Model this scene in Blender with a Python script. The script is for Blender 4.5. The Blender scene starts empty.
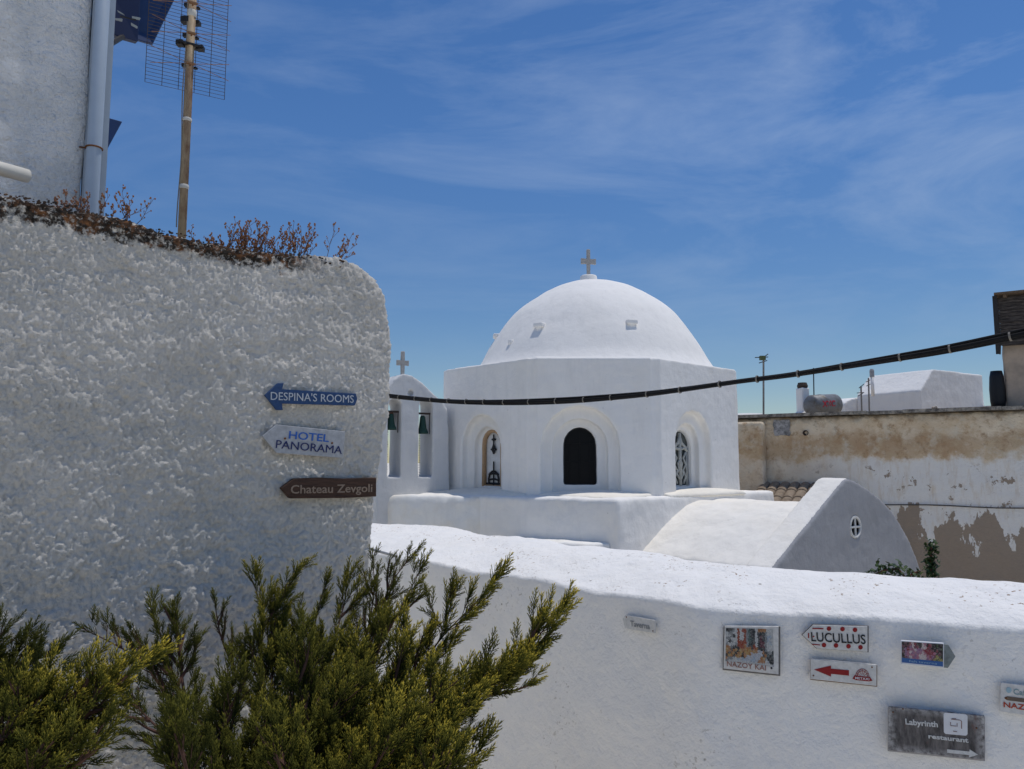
import bpy, bmesh, math, random
import numpy as np
from mathutils import Vector, Matrix, noise
R = math.radians
random.seed(7); rng = np.random.default_rng(7)
scene = bpy.context.scene
COL = scene.collection

# ---------------------------------------------------------------- camera, sky, sun, exposure
F = 760.0; PITCH = R(5.82); ZE = 4.0            # focal length in pixels, upward tilt, eye height over the lane
cam_d = bpy.data.cameras.new('camera'); cam = bpy.data.objects.new('camera', cam_d); COL.objects.link(cam)
cam_d.sensor_width = 36; cam_d.lens = F/1024*36; cam_d.clip_start = .05; cam_d.clip_end = 6000
cam.location = (0, 0, ZE); cam.rotation_euler = (R(90)+PITCH, 0, 0)
scene.camera = cam

SUN_EL = R(75.5); SH = Vector((.90, .42)).normalized()     # horizontal direction towards the sun
sun_dir = Vector((SH.x*math.cos(SUN_EL), SH.y*math.cos(SUN_EL), math.sin(SUN_EL)))
world = bpy.data.worlds.new('World'); scene.world = world; world.use_nodes = True
wn = world.node_tree; wn.nodes.clear()
def wnode(t, **k):
    n = wn.nodes.new(t)
    for a, b in k.items(): setattr(n, a, b)
    return n
sky = wnode('ShaderNodeTexSky', sky_type='NISHITA', sun_disc=False)
sky.sun_elevation = SUN_EL; sky.sun_rotation = math.atan2(SH.x, SH.y); sky.altitude = 200
sky.air_density = 1.0; sky.dust_density = .15; sky.ozone_density = 3.0
tc = wnode('ShaderNodeTexCoord')
hs = wnode('ShaderNodeHueSaturation'); hs.inputs['Saturation'].default_value = 1.24; hs.inputs['Value'].default_value = .81; hs.inputs['Hue'].default_value = .506
wn.links.new(sky.outputs[0], hs.inputs['Color'])
# thin cirrus: two stretched noises, gated by a broad patch noise
mp = wnode('ShaderNodeMapping'); mp.inputs['Rotation'].default_value = (R(8), R(20), R(24)); mp.inputs['Scale'].default_value = (1.0, 2.4, 4.4)
wn.links.new(tc.outputs['Generated'], mp.inputs[0])
n1 = wnode('ShaderNodeTexNoise'); n1.inputs['Scale'].default_value = 2.4; n1.inputs['Detail'].default_value = 10; n1.inputs['Roughness'].default_value = .62; n1.inputs['Distortion'].default_value = .45
wn.links.new(mp.outputs[0], n1.inputs['Vector'])
r1 = wnode('ShaderNodeMapRange'); r1.inputs[1].default_value = .45; r1.inputs[2].default_value = 1.02
wn.links.new(n1.outputs[0], r1.inputs[0])
sx = wnode('ShaderNodeSeparateXYZ'); wn.links.new(tc.outputs['Generated'], sx.inputs[0])
gx = wnode('ShaderNodeMapRange'); gx.inputs[1].default_value = -.6; gx.inputs[2].default_value = .5; wn.links.new(sx.outputs[0], gx.inputs[0])
gz = wnode('ShaderNodeMapRange'); gz.inputs[1].default_value = .03; gz.inputs[2].default_value = .42; wn.links.new(sx.outputs[2], gz.inputs[0])
def wm(op, a, b):
    m = wnode('ShaderNodeMath', operation=op)
    for i, v in enumerate((a, b)):
        if isinstance(v, (int, float)): m.inputs[i].default_value = v
        else: wn.links.new(v, m.inputs[i])
    return m.outputs[0]
fac = wm('MULTIPLY', r1.outputs[0], wm('ADD', wm('MULTIPLY', wm('MULTIPLY', gx.outputs[0], gz.outputs[0]), .60), .14))
cm = wnode('ShaderNodeMixRGB'); wn.links.new(fac, cm.inputs[0]); wn.links.new(hs.outputs[0], cm.inputs[1]); cm.inputs[2].default_value = (4.4, 5.2, 6.4, 1)
hz = wnode('ShaderNodeMapRange'); hz.inputs[1].default_value = 0; hz.inputs[2].default_value = .40; hz.inputs[3].default_value = .70; wn.links.new(sx.outputs[2], hz.inputs[0])
hm = wnode('ShaderNodeVectorMath', operation='SCALE'); wn.links.new(cm.outputs[0], hm.inputs[0]); wn.links.new(hz.outputs[0], hm.inputs['Scale'])
bg = wnode('ShaderNodeBackground'); bg.inputs[1].default_value = .115
wn.links.new(hm.outputs[0], bg.inputs[0])
wo = wnode('ShaderNodeOutputWorld'); wn.links.new(bg.outputs[0], wo.inputs[0])

sd = bpy.data.lights.new('sun', 'SUN'); sd.energy = 2.25; sd.angle = R(.5); sd.color = (1, .955, .89)
so = bpy.data.objects.new('sun', sd); COL.objects.link(so); so.rotation_euler = (-sun_dir).to_track_quat('-Z', 'Y').to_euler()
scene.view_settings.view_transform = 'Standard'; scene.view_settings.look = 'None'
scene.view_settings.exposure = .14; scene.view_settings.gamma = 1
scene.cycles.diffuse_bounces = 6; scene.cycles.max_bounces = 10

# ---------------------------------------------------------------- helpers
def ray(px, py):
    dx = px-512; u = -(py-384.5)
    return Vector((dx, F*math.cos(PITCH)-u*math.sin(PITCH), u*math.cos(PITCH)+F*math.sin(PITCH)))
def at(px, py, Y):
    d = ray(px, py); p = d*(Y/d.y); p.z += ZE; return p
class Plane:
    """vertical plane through p0 running along the horizontal direction u (rightwards as seen from the lane)"""
    def __init__(s, p0, u, off=0):
        s.u = Vector((u[0], u[1], 0)).normalized(); s.n = Vector((s.u.y, -s.u.x, 0)); s.p0 = Vector(p0)+s.n*off
    def hit(s, px, py):
        d = ray(px, py); o = Vector((0, 0, ZE)); t = (s.p0-o).dot(s.n)/d.dot(s.n); return o+d*t
    def loc(s, px, py, c):
        p = s.hit(px, py)-c; return Vector((p.dot(s.u), p.z))
    def mat(s, c):
        m = Matrix.Identity(4)
        for i, v in enumerate((s.u, Vector((0, 0, 1)), s.n)):
            for r in range(3): m[r][i] = v[r]
        m.translation = c; return m

def tag(o, label=None, cat=None, group=None, kind=None):
    if label: o['label'] = label
    if cat: o['category'] = cat
    if group: o['group'] = group
    if kind: o['kind'] = kind
    return o
def empty(name, loc, label=None, cat=None, group=None, mat=None):
    o = bpy.data.objects.new(name, None); COL.objects.link(o); o.empty_display_size = .1
    if mat is not None: o.matrix_world = mat
    else: o.location = loc
    return tag(o, label, cat, group)
def link(name, me, mat, parent=None, world=True):
    o = bpy.data.objects.new(name, me); COL.objects.link(o)
    if mat is not None:
        me.materials.clear(); me.materials.append(mat)
    if parent is not None:
        o.parent = parent
        if world: o.matrix_parent_inverse = parent_world(parent).inverted()
    return o
def parent_world(o):
    m = o.matrix_basis.copy()
    while o.parent is not None:
        m = o.parent.matrix_basis @ o.matrix_parent_inverse @ m if False else (o.parent.matrix_basis @ (o.matrix_parent_inverse @ m)); o = o.parent
    return m
def bm_mesh(bm, smooth=False):
    bmesh.ops.recalc_face_normals(bm, faces=bm.faces)
    me = bpy.data.meshes.new('m'); bm.to_mesh(me); bm.free()
    if smooth: me.polygons.foreach_set('use_smooth', [True]*len(me.polygons))
    return me
def prism(bm, pts, vec):
    """closed polygon pts (3-D) extruded by vec"""
    a = [bm.verts.new(p) for p in pts]; b = [bm.verts.new(Vector(p)+vec) for p in pts]
    bm.faces.new(a); bm.faces.new(b[::-1]); n = len(pts)
    for i in range(n): bm.faces.new((a[i], b[i], b[(i+1) % n], a[(i+1) % n]))
def box(bm, c, s, rz=0, m=None):
    M = Matrix.Translation(c) @ Matrix.Rotation(rz, 4, 'Z') @ Matrix.Diagonal((*s, 1))
    if m is not None: M = m @ M
    bmesh.ops.create_cube(bm, size=1, matrix=M)
def tube(bm, pts, r, seg=8, cap=True):
    rings = []; n = len(pts); pts = [Vector(p) for p in pts]; prev = None
    for i, p in enumerate(pts):
        d = (pts[min(i+1, n-1)]-pts[max(i-1, 0)]).normalized()
        if prev is None:
            a = d.orthogonal().normalized()
        else:
            a = (prev-d*prev.dot(d)).normalized()
        prev = a; b = d.cross(a); rr = r[i] if isinstance(r, (list, tuple)) else r
        rings.append([bm.verts.new(p+(a*math.cos(k*2*math.pi/seg)+b*math.sin(k*2*math.pi/seg))*rr) for k in range(seg)])
    for i in range(n-1):
        for k in range(seg): bm.faces.new((rings[i][k], rings[i][(k+1) % seg], rings[i+1][(k+1) % seg], rings[i+1][k]))
    if cap:
        bm.faces.new(rings[0][::-1]); bm.faces.new(rings[-1])
def lathe(bm, prof, c, seg=48, axis=None):
    """prof: (r, z) list; last may have r=0"""
    M = Matrix.Translation(c) if axis is None else axis
    rings = []
    for r, z in prof:
        if r < 1e-5: rings.append([bm.verts.new(M @ Vector((0, 0, z)))])
        else: rings.append([bm.verts.new(M @ Vector((r*math.cos(k*2*math.pi/seg), r*math.sin(k*2*math.pi/seg), z))) for k in range(seg)])
    for a, b in zip(rings, rings[1:]):
        if len(a) == 1 and len(b) == 1: continue
        for k in range(seg):
            j = (k+1) % seg
            if len(a) == 1: bm.faces.new((a[0], b[j], b[k]))
            elif len(b) == 1: bm.faces.new((a[k], a[j], b[0]))
            else: bm.faces.new((a[k], a[j], b[j], b[k]))
def tex(name, typ, **k):
    t = bpy.data.textures.new(name, typ)
    for a, b in k.items(): setattr(t, a, b)
    return t
T_CLOUD = tex('lump', 'CLOUDS', noise_scale=.45, noise_depth=2)
T_FINE = tex('fine', 'CLOUDS', noise_scale=.12, noise_depth=2)
def baked(me, mods):
    """run modifiers on a mesh and return the resulting mesh"""
    o = bpy.data.objects.new('tmp', me); COL.objects.link(o)
    for typ, props in mods:
        m = o.modifiers.new(typ, typ)
        for a, b in props.items(): setattr(m, a, b)
    dg = bpy.context.evaluated_depsgraph_get(); dg.update()
    r = bpy.data.meshes.new_from_object(o.evaluated_get(dg)); bpy.data.objects.remove(o)
    return r
def plastered(me, voxel, smooth=6, lump=.02, fine=.006, cutters=None, extra=()):
    mods = []
    tmp = None
    if cutters is not None:
        tmp = bpy.data.objects.new('cut', cutters); COL.objects.link(tmp)
        mods.append(('BOOLEAN', dict(object=tmp, operation='DIFFERENCE', solver='EXACT', use_self=True)))
    mods += [('REMESH', dict(mode='VOXEL', voxel_size=voxel, use_smooth_shade=True)), ('SMOOTH', dict(iterations=smooth, factor=.5))]
    if lump: mods.append(('DISPLACE', dict(texture=T_CLOUD, strength=lump, mid_level=.5, texture_coords='LOCAL')))
    if fine: mods.append(('DISPLACE', dict(texture=T_FINE, strength=fine, mid_level=.5, texture_coords='LOCAL')))
    mods += list(extra)
    r = baked(me, mods)
    if tmp: bpy.data.objects.remove(tmp)
    r.polygons.foreach_set('use_smooth', [True]*len(r.polygons))
    return r

# ---- materials
class Mat:
    def __init__(s, name, base=(.5, .5, .5), rough=.8, metal=0, spec=.3):
        s.m = bpy.data.materials.new(name); s.m.use_nodes = True; s.nt = s.m.node_tree
        s.b = s.nt.nodes['Principled BSDF']; s.b.inputs['Base Color'].default_value = (*base, 1)
        s.b.inputs['Roughness'].default_value = rough; s.b.inputs['Metallic'].default_value = metal
        s.b.inputs['Specular IOR Level'].default_value = spec
        s.tc = s.nt.nodes.new('ShaderNodeTexCoord'); s.pos = s.tc.outputs['Object']
    def n(s, t, **k):
        x = s.nt.nodes.new(t)
        for a, b in k.items(): setattr(x, a, b)
        return x
    def l(s, a, b): s.nt.links.new(a, b)
    def mapping(s, scale=(1, 1, 1), rot=(0, 0, 0), loc=(0, 0, 0)):
        m = s.n('ShaderNodeMapping'); m.inputs['Scale'].default_value = scale; m.inputs['Rotation'].default_value = rot; m.inputs['Location'].default_value = loc
        s.l(s.pos, m.inputs[0]); return m.outputs[0]
    def noise(s, scale, detail=4, rough=.55, vec=None, dist=0):
        x = s.n('ShaderNodeTexNoise'); x.inputs['Scale'].default_value = scale; x.inputs['Detail'].default_value = detail
        x.inputs['Roughness'].default_value = rough; x.inputs['Distortion'].default_value = dist; s.l(vec or s.pos, x.inputs['Vector']); return x.outputs[0]
    def voro(s, scale, vec=None, feature='F1'):
        x = s.n('ShaderNodeTexVoronoi', feature=feature); x.inputs['Scale'].default_value = scale; s.l(vec or s.pos, x.inputs['Vector']); return x.outputs['Distance']
    def rng(s, v, a, b, c=0, d=1):
        x = s.n('ShaderNodeMapRange'); s.l(v, x.inputs[0])
        for i, q in enumerate((a, b, c, d)): x.inputs[i+1].default_value = q
        return x.outputs[0]
    def math(s, op, a, b=0):
        x = s.n('ShaderNodeMath', operation=op)
        for i, v in enumerate((a, b)):
            if isinstance(v, (int, float)): x.inputs[i].default_value = v
            else: s.l(v, x.inputs[i])
        return x.outputs[0]
    def mix(s, f, a, b):
        x = s.n('ShaderNodeMixRGB')
        if isinstance(f, (int, float)): x.inputs[0].default_value = f
        else: s.l(f, x.inputs[0])
        for i, v in ((1, a), (2, b)):
            if isinstance(v, tuple): x.inputs[i].default_value = (*v, 1)
            else: s.l(v, x.inputs[i])
        return x.outputs[0]
    def color(s, c): s.l(c, s.b.inputs['Base Color']); return s
    def bump(s, h, dist=.01, strength=1):
        x = s.n('ShaderNodeBump'); x.inputs['Distance'].default_value = dist; x.inputs['Strength'].default_value = strength
        s.l(h, x.inputs['Height'])
        if s.b.inputs['Normal'].is_linked: s.l(s.b.inputs['Normal'].links[0].from_socket, x.inputs['Normal'])
        s.l(x.outputs[0], s.b.inputs['Normal']); return s
    def sep(s, v=None):
        x = s.n('ShaderNodeSeparateXYZ'); s.l(v or s.pos, x.inputs[0]); return x.outputs

def whitewash(name, base=(.88, .855, .81), warm=(.74, .70, .61), warm_amt=.35, speck=.25, b1=.006, scale=1.0, pits=0):
    M = Mat(name, base, .9, spec=.15)
    c = M.mix(M.rng(M.noise(1.1*scale, 5, .6), .48, .75, 0, warm_amt), base, warm)
    c = M.mix(M.rng(M.noise(5.5*scale, 4, .6), .4, .75, 0, .28), c, tuple(x*.88 for x in base))
    v = M.voro(5*scale); g = M.math('MULTIPLY', M.rng(v, .05, .025, 0, 1), M.rng(M.noise(1.7*scale, 2), .5, .56, 0, speck*3))
    c = M.mix(M.math('MINIMUM', g, .8), c, (.30, .25, .18))
    st = M.noise(3.2, 5, .65, M.mapping((2.2, 2.2, .35)))
    c = M.mix(M.rng(st, .52, .78, 0, .38), c, tuple(x*.78 for x in base))
    M.color(c)
    M.bump(M.noise(38*scale, 6, .65), b1, .8); M.bump(M.noise(7*scale, 4, .5), b1*3.5, .7)
    if pits: M.bump(M.rng(M.noise(22, 3, .6), .62, .7, 0, -1), .012, pits)
    return M.m
WHITE = whitewash('whitewash')
WHITE_DOME = whitewash('whitewash_dome', warm_amt=.15, speck=.08, b1=.004)
WHITE_FAR = whitewash('whitewash_far', speck=0, warm_amt=.1)
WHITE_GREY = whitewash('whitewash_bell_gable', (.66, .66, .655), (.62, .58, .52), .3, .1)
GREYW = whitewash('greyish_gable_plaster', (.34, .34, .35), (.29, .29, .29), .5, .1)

def plain(name, col, rough=.6, metal=0, nz=0, bump=0, ns=20, spec=.3):
    M = Mat(name, col, rough, metal, spec)
    if nz: M.color(M.mix(M.rng(M.noise(ns, 5, .65), .35, .7, 0, nz), col, tuple(x*.45 for x in col)))
    if bump: M.bump(M.noise(ns*2, 4), bump)
    return M.m
BLACK = plain('black_rubber', (.009, .009, .01), .85, 0, .5, .001, 30)
DARKMETAL = plain('dark_iron', (.03, .03, .032), .55, .3, .3, .0005)
STONE = plain('grey_stone', (.48, .46, .43), .9, 0, .6, .003, 25)
PATINA = plain('bronze_patina', (.035, .085, .065), .6, .4, .6, .001, 30)
RUST = plain('rusty_iron', (.20, .085, .035), .85, .2, .6, .001, 40)

def col_mat(name, rough=.55, spec=.3, grime=0):
    M = Mat(name, (1, 1, 1), rough, 0, spec); a = M.n('ShaderNodeVertexColor', layer_name='Col')
    c = a.outputs[0]
    if grime: c = M.mix(M.rng(M.noise(60, 5, .7), .45, .7, 0, grime), c, (.42, .40, .37))
    M.color(c); return M.m
PRINT = col_mat('weathered_print', .6, .3, .45)

def add_text(parent, pl, c, body, p0, p1, hpx, mat, name='lettering', bold=.02, lift=.003, depth=.0012):
    """flat lettering between the two baseline ends p0 and p1 (photo pixels on the sign's plane), capital height hpx"""
    cu = bpy.data.curves.new('t', 'FONT'); cu.body = body; cu.size = 1; cu.offset = bold; cu.extrude = .01; cu.resolution_u = 3
    o = bpy.data.objects.new('t', cu); COL.objects.link(o)
    dg = bpy.context.evaluated_depsgraph_get(); dg.update(); me = bpy.data.meshes.new_from_object(o.evaluated_get(dg)); bpy.data.objects.remove(o)
    co = np.zeros(len(me.vertices)*3); me.vertices.foreach_get('co', co); co = co.reshape(-1, 3)
    a = pl.loc(*p0, c); b = pl.loc(*p1, c); t = pl.loc(p0[0], p0[1]-hpx, c)
    ux = (b-a); W = ux.length; ux = ux/W; uy = Vector((-ux.y, ux.x)); H = (t-a).length
    x0, x1 = co[:, 0].min(), co[:, 0].max(); capH = .70
    X = (co[:, 0]-x0)/(x1-x0)*W; Yv = co[:, 1]/capH*H; Z = co[:, 2]/.01*depth
    out = np.stack([a.x+ux.x*X+uy.x*Yv, a.y+ux.y*X+uy.y*Yv, lift+Z], 1)
    me.vertices.foreach_set('co', out.astype(np.float32).ravel()); me.update()
    return link(name, me, mat, parent, world=False)
def flat_poly(parent, pl, c, pts, mat, name, lift=.002, thick=.0012):
    bm = bmesh.new(); prism(bm, [Vector((*pl.loc(*p, c), lift)) for p in pts], Vector((0, 0, thick)))
    return link(name, bm_mesh(bm), mat, parent, world=False)
def sign(pl, outline, mat, name, label, thick=.02, group=None, board='board', bevel=.002):
    pts = [pl.hit(*p) for p in outline]; c = sum(pts, Vector())/len(pts)
    e = empty(name, None, label, 'sign', group, mat=pl.mat(c))
    bm = bmesh.new(); prism(bm, [Vector((*pl.loc(*p, c), -thick)) for p in outline], Vector((0, 0, thick)))
    if bevel: bmesh.ops.bevel(bm, geom=[x for x in bm.edges], offset=bevel, segments=1, affect='EDGES')
    link(board, bm_mesh(bm), mat, e, world=False)
    return e, c
def screws(e, pl, c, pts, r=.005, mat=None, lift=.001):
    for p in pts:
        bm = bmesh.new(); q = pl.loc(*p, c)
        lathe(bm, [(r, 0), (r, .002), (r*.6, .004), (0, .0045)], None, 10, axis=Matrix.Translation((q.x, q.y, lift)))
        link('screw', bm_mesh(bm), mat or RUST, e, world=False)
def mosaic(parent, pl, c, quad, rows, pal, name, lift=.002, sub=3, seed=1):
    """printed picture: a grid of coloured cells between four photo corners TL TR BR BL"""
    h = len(rows)*sub; w = len(rows[0])*sub; rr = random.Random(seed)
    q = [pl.loc(*p, c) for p in quad]; bm = bmesh.new(); lay = bm.loops.layers.float_color.new('Col')
    V = [[bm.verts.new((*(q[0].lerp(q[1], i/w)).lerp(q[3].lerp(q[2], i/w), j/h), lift)) for i in range(w+1)] for j in range(h+1)]
    for j in range(h):
        for i in range(w):
            jj = min(max(int((j+rr.uniform(-.9, .9))/sub), 0), len(rows)-1); ii = min(max(int((i+rr.uniform(-.9, .9))/sub), 0), len(rows[0])-1)
            k = pal[rows[jj][ii]]; f = bm.faces.new((V[j][i], V[j+1][i], V[j+1][i+1], V[j][i+1])); s = rr.uniform(.75, 1.2)
            for L in f.loops: L[lay] = (k[0]*s*.8, k[1]*s*.8, k[2]*s*.8, 1)
    me = bpy.data.meshes.new('m'); bm.to_mesh(me); bm.free()
    return link(name, me, PRINT, parent, world=False)

# ---------------------------------------------------------------- setting
bm = bmesh.new(); bmesh.ops.create_grid(bm, x_segments=8, y_segments=8, size=2500)
G = Mat('dry_ground', (.30, .27, .22), .95); G.color(G.mix(G.noise(.8, 6), (.83, .77, .66), (.73, .68, .57)))
tag(link('ground', bm_mesh(bm), G.m), kind='structure')
PV = Mat('lane_stone', (.25, .245, .235), .9); v = PV.voro(2.2, feature='DISTANCE_TO_EDGE'); PV.color(PV.mix(PV.rng(v, .0, .05), (.82, .79, .72), (.74, .69, .60))); PV.bump(PV.noise(20, 5), .006)
bm = bmesh.new(); box(bm, (1, 3, .012), (14, 9, .024)); tag(link('lane', bm_mesh(bm), PV.m), kind='structure')
bm = bmesh.new(); TH = ZE-1.7; ns = 13
box(bm, (-4.35, 1.6, TH/2), (8.0, 4.6, TH))
for k in range(1, ns): hk = TH*(1-k/ns); box(bm, (-.35+.15+(k-1)*.3, .2, hk/2), (.3, 1.8, hk))
tag(link('path', bm_mesh(bm), PV.m), kind='structure')

# ---------------------------------------------------------------- old weathered building on the right
OW = Mat('weathered_plaster', (.6, .55, .45), .92, spec=.1)
px_, py_, pz_ = OW.sep()
zr = OW.math('SUBTRACT', pz_, ZE)                                  # height relative to the roof-wall datum
sv = OW.mapping((1.0, 1.0, 1.0)); streak = OW.mapping((2.6, 2.6, .55))
cream = OW.mix(OW.rng(OW.noise(2.2, 5, .6), .35, .7), (.74, .63, .47), (.58, .44, .28))
ochre = OW.mix(OW.rng(OW.noise(3.2, 6, .7), .35, .65), (.42, .26, .14), (.56, .44, .29))
zl = OW.math('ADD', zr, OW.math('MULTIPLY', OW.math('SUBTRACT', OW.noise(1.7, 7, .7), .5), .95))
band = OW.math('MULTIPLY', OW.rng(zl, .02, .16), OW.rng(zl, .66, .50))
c = OW.mix(OW.math('MULTIPLY', band, OW.rng(OW.noise(1.6, 5, .7), .32, .52, .2, 1)), cream, ochre)
c = OW.mix(OW.rng(OW.noise(4.5, 7, .72), .50, .66, 0, .7), c, (.40, .25, .13)); c = OW.mix(OW.rng(OW.noise(2.6, 6, .7, OW.mapping(loc=(7, 2, 3))), .52, .66, 0, .65), c, (.66, .60, .48))
c = OW.mix(OW.rng(OW.noise(9, 6, .75), .55, .75, 0, .6), c, (.22, .16, .10))
mxw = OW.rng(px_, 5.4, 7.6)                                        # whiter towards the right end, below the rusty band
wcol = OW.mix(OW.rng(OW.noise(4, 6, .7, streak), .5, .74, 0, .6), (.74, .72, .68), (.56, .44, .30))
low = OW.math('MULTIPLY', OW.rng(zl, .12, -.02), OW.math('MAXIMUM', mxw, .25))
c = OW.mix(low, c, wcol)
lichen = OW.math('MULTIPLY', OW.rng(zr, .80, .97), OW.rng(OW.noise(6, 6, .7), .42, .6))
c = OW.mix(OW.math('MULTIPLY', lichen, .75), c, (.13, .115, .10))
flake = OW.math('MULTIPLY', OW.rng(OW.noise(4.2, 7, .68), .605, .615), OW.math('MULTIPLY', OW.rng(zr, 0, -.15), mxw))
peel = OW.math('ADD', OW.math('MULTIPLY', OW.noise(1.3, 7, .62, OW.mapping((2.1, 2.1, .75), loc=(3.9, 1, .4))), 1.0), OW.math('MULTIPLY', zr, -.26))
peelm = OW.math('MULTIPLY', OW.rng(peel, .815, .823), OW.rng(zr, -.80, -.82))
brown = OW.mix(OW.noise(14, 6, .7, OW.mapping((1, 1, 3))), (.27, .215, .165), (.36, .295, .23))
exposed = OW.math('MAXIMUM', flake, peelm)
c = OW.mix(exposed, c, brown); OW.color(c)
OW.bump(OW.noise(24, 6, .7), .015, .8); OW.bump(exposed, .045, -1.0); OW.bump(OW.noise(3, 4), .05, .7)
WA = at(700, 420, 17.9); WB = at(1024, 420, 14.5)
wu = Vector((WB.x-WA.x, WB.y-WA.y, 0)).normalized(); wnn = Vector((wu.y, -wu.x, 0)); wall_len = 16.0
WA0 = Vector((WA.x, WA.y, 0)); TOPZ = ZE+1.0
old = empty('old_building', (WA0+wu*3), 'long ochre and white building with stained peeling plaster and a flat roof', 'building')
bm = bmesh.new(); prism(bm, [WA0-wu*2, WA0+wu*wall_len, WA0+wu*wall_len-wnn*14, WA0-wu*2-wnn*14], Vector((0, 0, TOPZ)))
link('wall', plastered(bm_mesh(bm), .09, 2, .05, .012), OW.m, old)
OP = Plane(WA0, wu)
def wpos(px, y=500): return (OP.hit(px, y)-WA0).dot(wu)
bm = bmesh.new()                                                   # roof edge
a = -2; cur = a; rr = random.Random(3)
while cur < wall_len:
    w = rr.uniform(.5, 1.1); box(bm, WA0+wu*(cur+w/2)-wnn*.12+Vector((0, 0, TOPZ+.03+rr.uniform(-.008, .008))), (w-.006, .46, .07), math.atan2(wu.y, wu.x)+rr.uniform(-.006, .006)); cur += w
LED = Mat('lichened_edge', (.3, .27, .22), .95); LED.color(LED.mix(LED.rng(LED.noise(7, 6, .75), .4, .6), (.36, .33, .28), (.10, .09, .08))); LED.bump(LED.noise(25, 5), .02)
link('roof_edge', bm_mesh(bm), LED.m, old)
bm = bmesh.new(); s0 = wpos(882, 505); z0 = OP.hit(950, 506).z
tube(bm, [WA0+wu*s+wnn*.03+Vector((0, 0, z0+.012*math.sin(s*3))) for s in np.linspace(s0, wall_len-.5, 30)], .012, 6)
link('ledge', bm_mesh(bm), plain('dark_ledge', (.10, .09, .08), .9, 0, .5, .004), old)
bm = bmesh.new(); s1 = wpos(767, 450)                                # shallow projecting pier by the corner
prism(bm, [WA0-wu*1.9+wnn*.0, WA0-wu*1.9+wnn*.30, WA0+wu*s1+wnn*.30, WA0+wu*s1], Vector((0, 0, TOPZ-.10)))
link('pier', plastered(bm_mesh(bm), .06, 2, .03, .01), OW.m, old)
bm = bmesh.new(); p = OP.hit(806, 433); lathe(bm, [(.052, 0), (.06, .05), (.045, .052), (.04, .01), (0, .008)], None, 14, axis=Matrix.Translation(p) @ wnn.to_track_quat('Z', 'Y').to_matrix().to_4x4())
link('drain_hole', bm_mesh(bm), plain('drain_clay', (.05, .035, .03), .9), old)
def patch(px0, py0, px1, py1, name, mat, t=.02):
    bm = bmesh.new(); a, b = OP.hit(px0, py0), OP.hit(px1, py1); rr = random.Random(5); P = []
    for k in range(22):
        an = k*2*math.pi/22; q = 1/max(abs(math.cos(an)), abs(math.sin(an)))*rr.uniform(.86, 1.02)
        P.append((a+b)/2+wu*math.cos(an)*q*(b-a).dot(wu)/2+Vector((0, 0, math.sin(an)*q*abs(b.z-a.z)/2))+wnn*.0)
    prism(bm, [q+wnn*.0 for q in P], wnn*t); link(name, bm_mesh(bm), mat, old)
CEM = Mat('cement_patch', (.3, .3, .29), .95); CEM.color(CEM.mix(CEM.rng(CEM.noise(6, 6, .75), .42, .6), (.42, .41, .40), (.12, .12, .12)))
patch(773, 420, 791, 436, 'cement_patch', CEM.m, .035)
# small tile roof at the foot of the pier
tr = empty('tile_roof', at(785, 498, 16.6), 'small sloping roof of old clay tiles below the ochre wall', 'tile roof')
bm = bmesh.new(); e0 = at(762, 505, 15.9); tu = wu
TILE = Mat('clay_tile', (.38, .29, .2), .9); TILE.color(TILE.mix(TILE.rng(TILE.noise(7, 5, .7), .35, .7), (.30, .24, .18), (.17, .13, .095))); TILE.bump(TILE.noise(40, 4), .006)
for k in range(9):
    base = e0+tu*(k*.21-.2); back = -wnn*1.1+Vector((0, 0, .34))
    for j in range(3):
        a0 = base+back*(j*.34-.02)+Vector((0, 0, .02*j)); a1 = a0+back*.4
        vs = []
        for P in (a0, a1):
            ring = [P+tu*(.105*math.cos(t))+Vector((0, 0, .075*math.sin(t)-.012)) for t in np.linspace(0, math.pi, 9)]
            ring += [P+tu*(.09*math.cos(t))+Vector((0, 0, .060*math.sin(t)-.012)) for t in np.linspace(math.pi, 0, 9)]
            vs.append([bm.verts.new(q) for q in ring])
        m_ = len(vs[0])
        for i in range(m_): bm.faces.new((vs[0][i], vs[0][(i+1) % m_], vs[1][(i+1) % m_], vs[1][i]))
        bm.faces.new(vs[0]); bm.faces.new(vs[1][::-1])
link('tiles', bm_mesh(bm), TILE.m, tr)
bm = bmesh.new(); q = e0+tu*.6-wnn*.55; prism(bm, [e0-tu*.4-wnn*.04, e0+tu*1.7-wnn*.04, e0+tu*1.7-wnn*1.2+Vector((0, 0, .33)), e0-tu*.4-wnn*1.2+Vector((0, 0, .33))], Vector((0, 0, -.9)))
link('wall', bm_mesh(bm), OW.m, tr)

# ---------------------------------------------------------------- roof-top things
RZ = TOPZ
far = empty('white_house', at(920, 410, 20), 'plain white flat-roofed house with one sloping roof side, behind the ochre wall', 'house')
f0 = at(920.5, 390, 20.0); f1 = at(936, 370, 20.5); f2 = at(986, 376, 21.6); lf = (at(885, 376, 21.8)-f1); lf.z = 0; lf = lf.normalized()*1.9
ud = Vector((f2.x-f0.x, f2.y-f0.y, 0)).normalized()
def fz(p, z): return Vector((p.x, p.y, z))
f1 = fz(Vector((f0.x, f0.y, 0))+ud*.62, f1.z); f2 = fz(Vector((f0.x, f0.y, 0))+ud*3.0, f1.z-.01)
bm = bmesh.new(); prism(bm, [fz(f0, RZ-.2), f0, f1, f2, fz(f2, RZ-.2)], lf); link('wall', plastered(bm_mesh(bm), .03, 2, .02, 0), WHITE_FAR, far)
bm = bmesh.new(); q0 = Vector((f0.x, f0.y, 0))+lf*1.0+ud*-.42
prof = []
for t in np.linspace(0, math.pi, 13): prof.append(q0+ud*(.8-.9*math.cos(t))+Vector((0, 0, f0.z-.28+.24*math.sin(t))))
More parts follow.
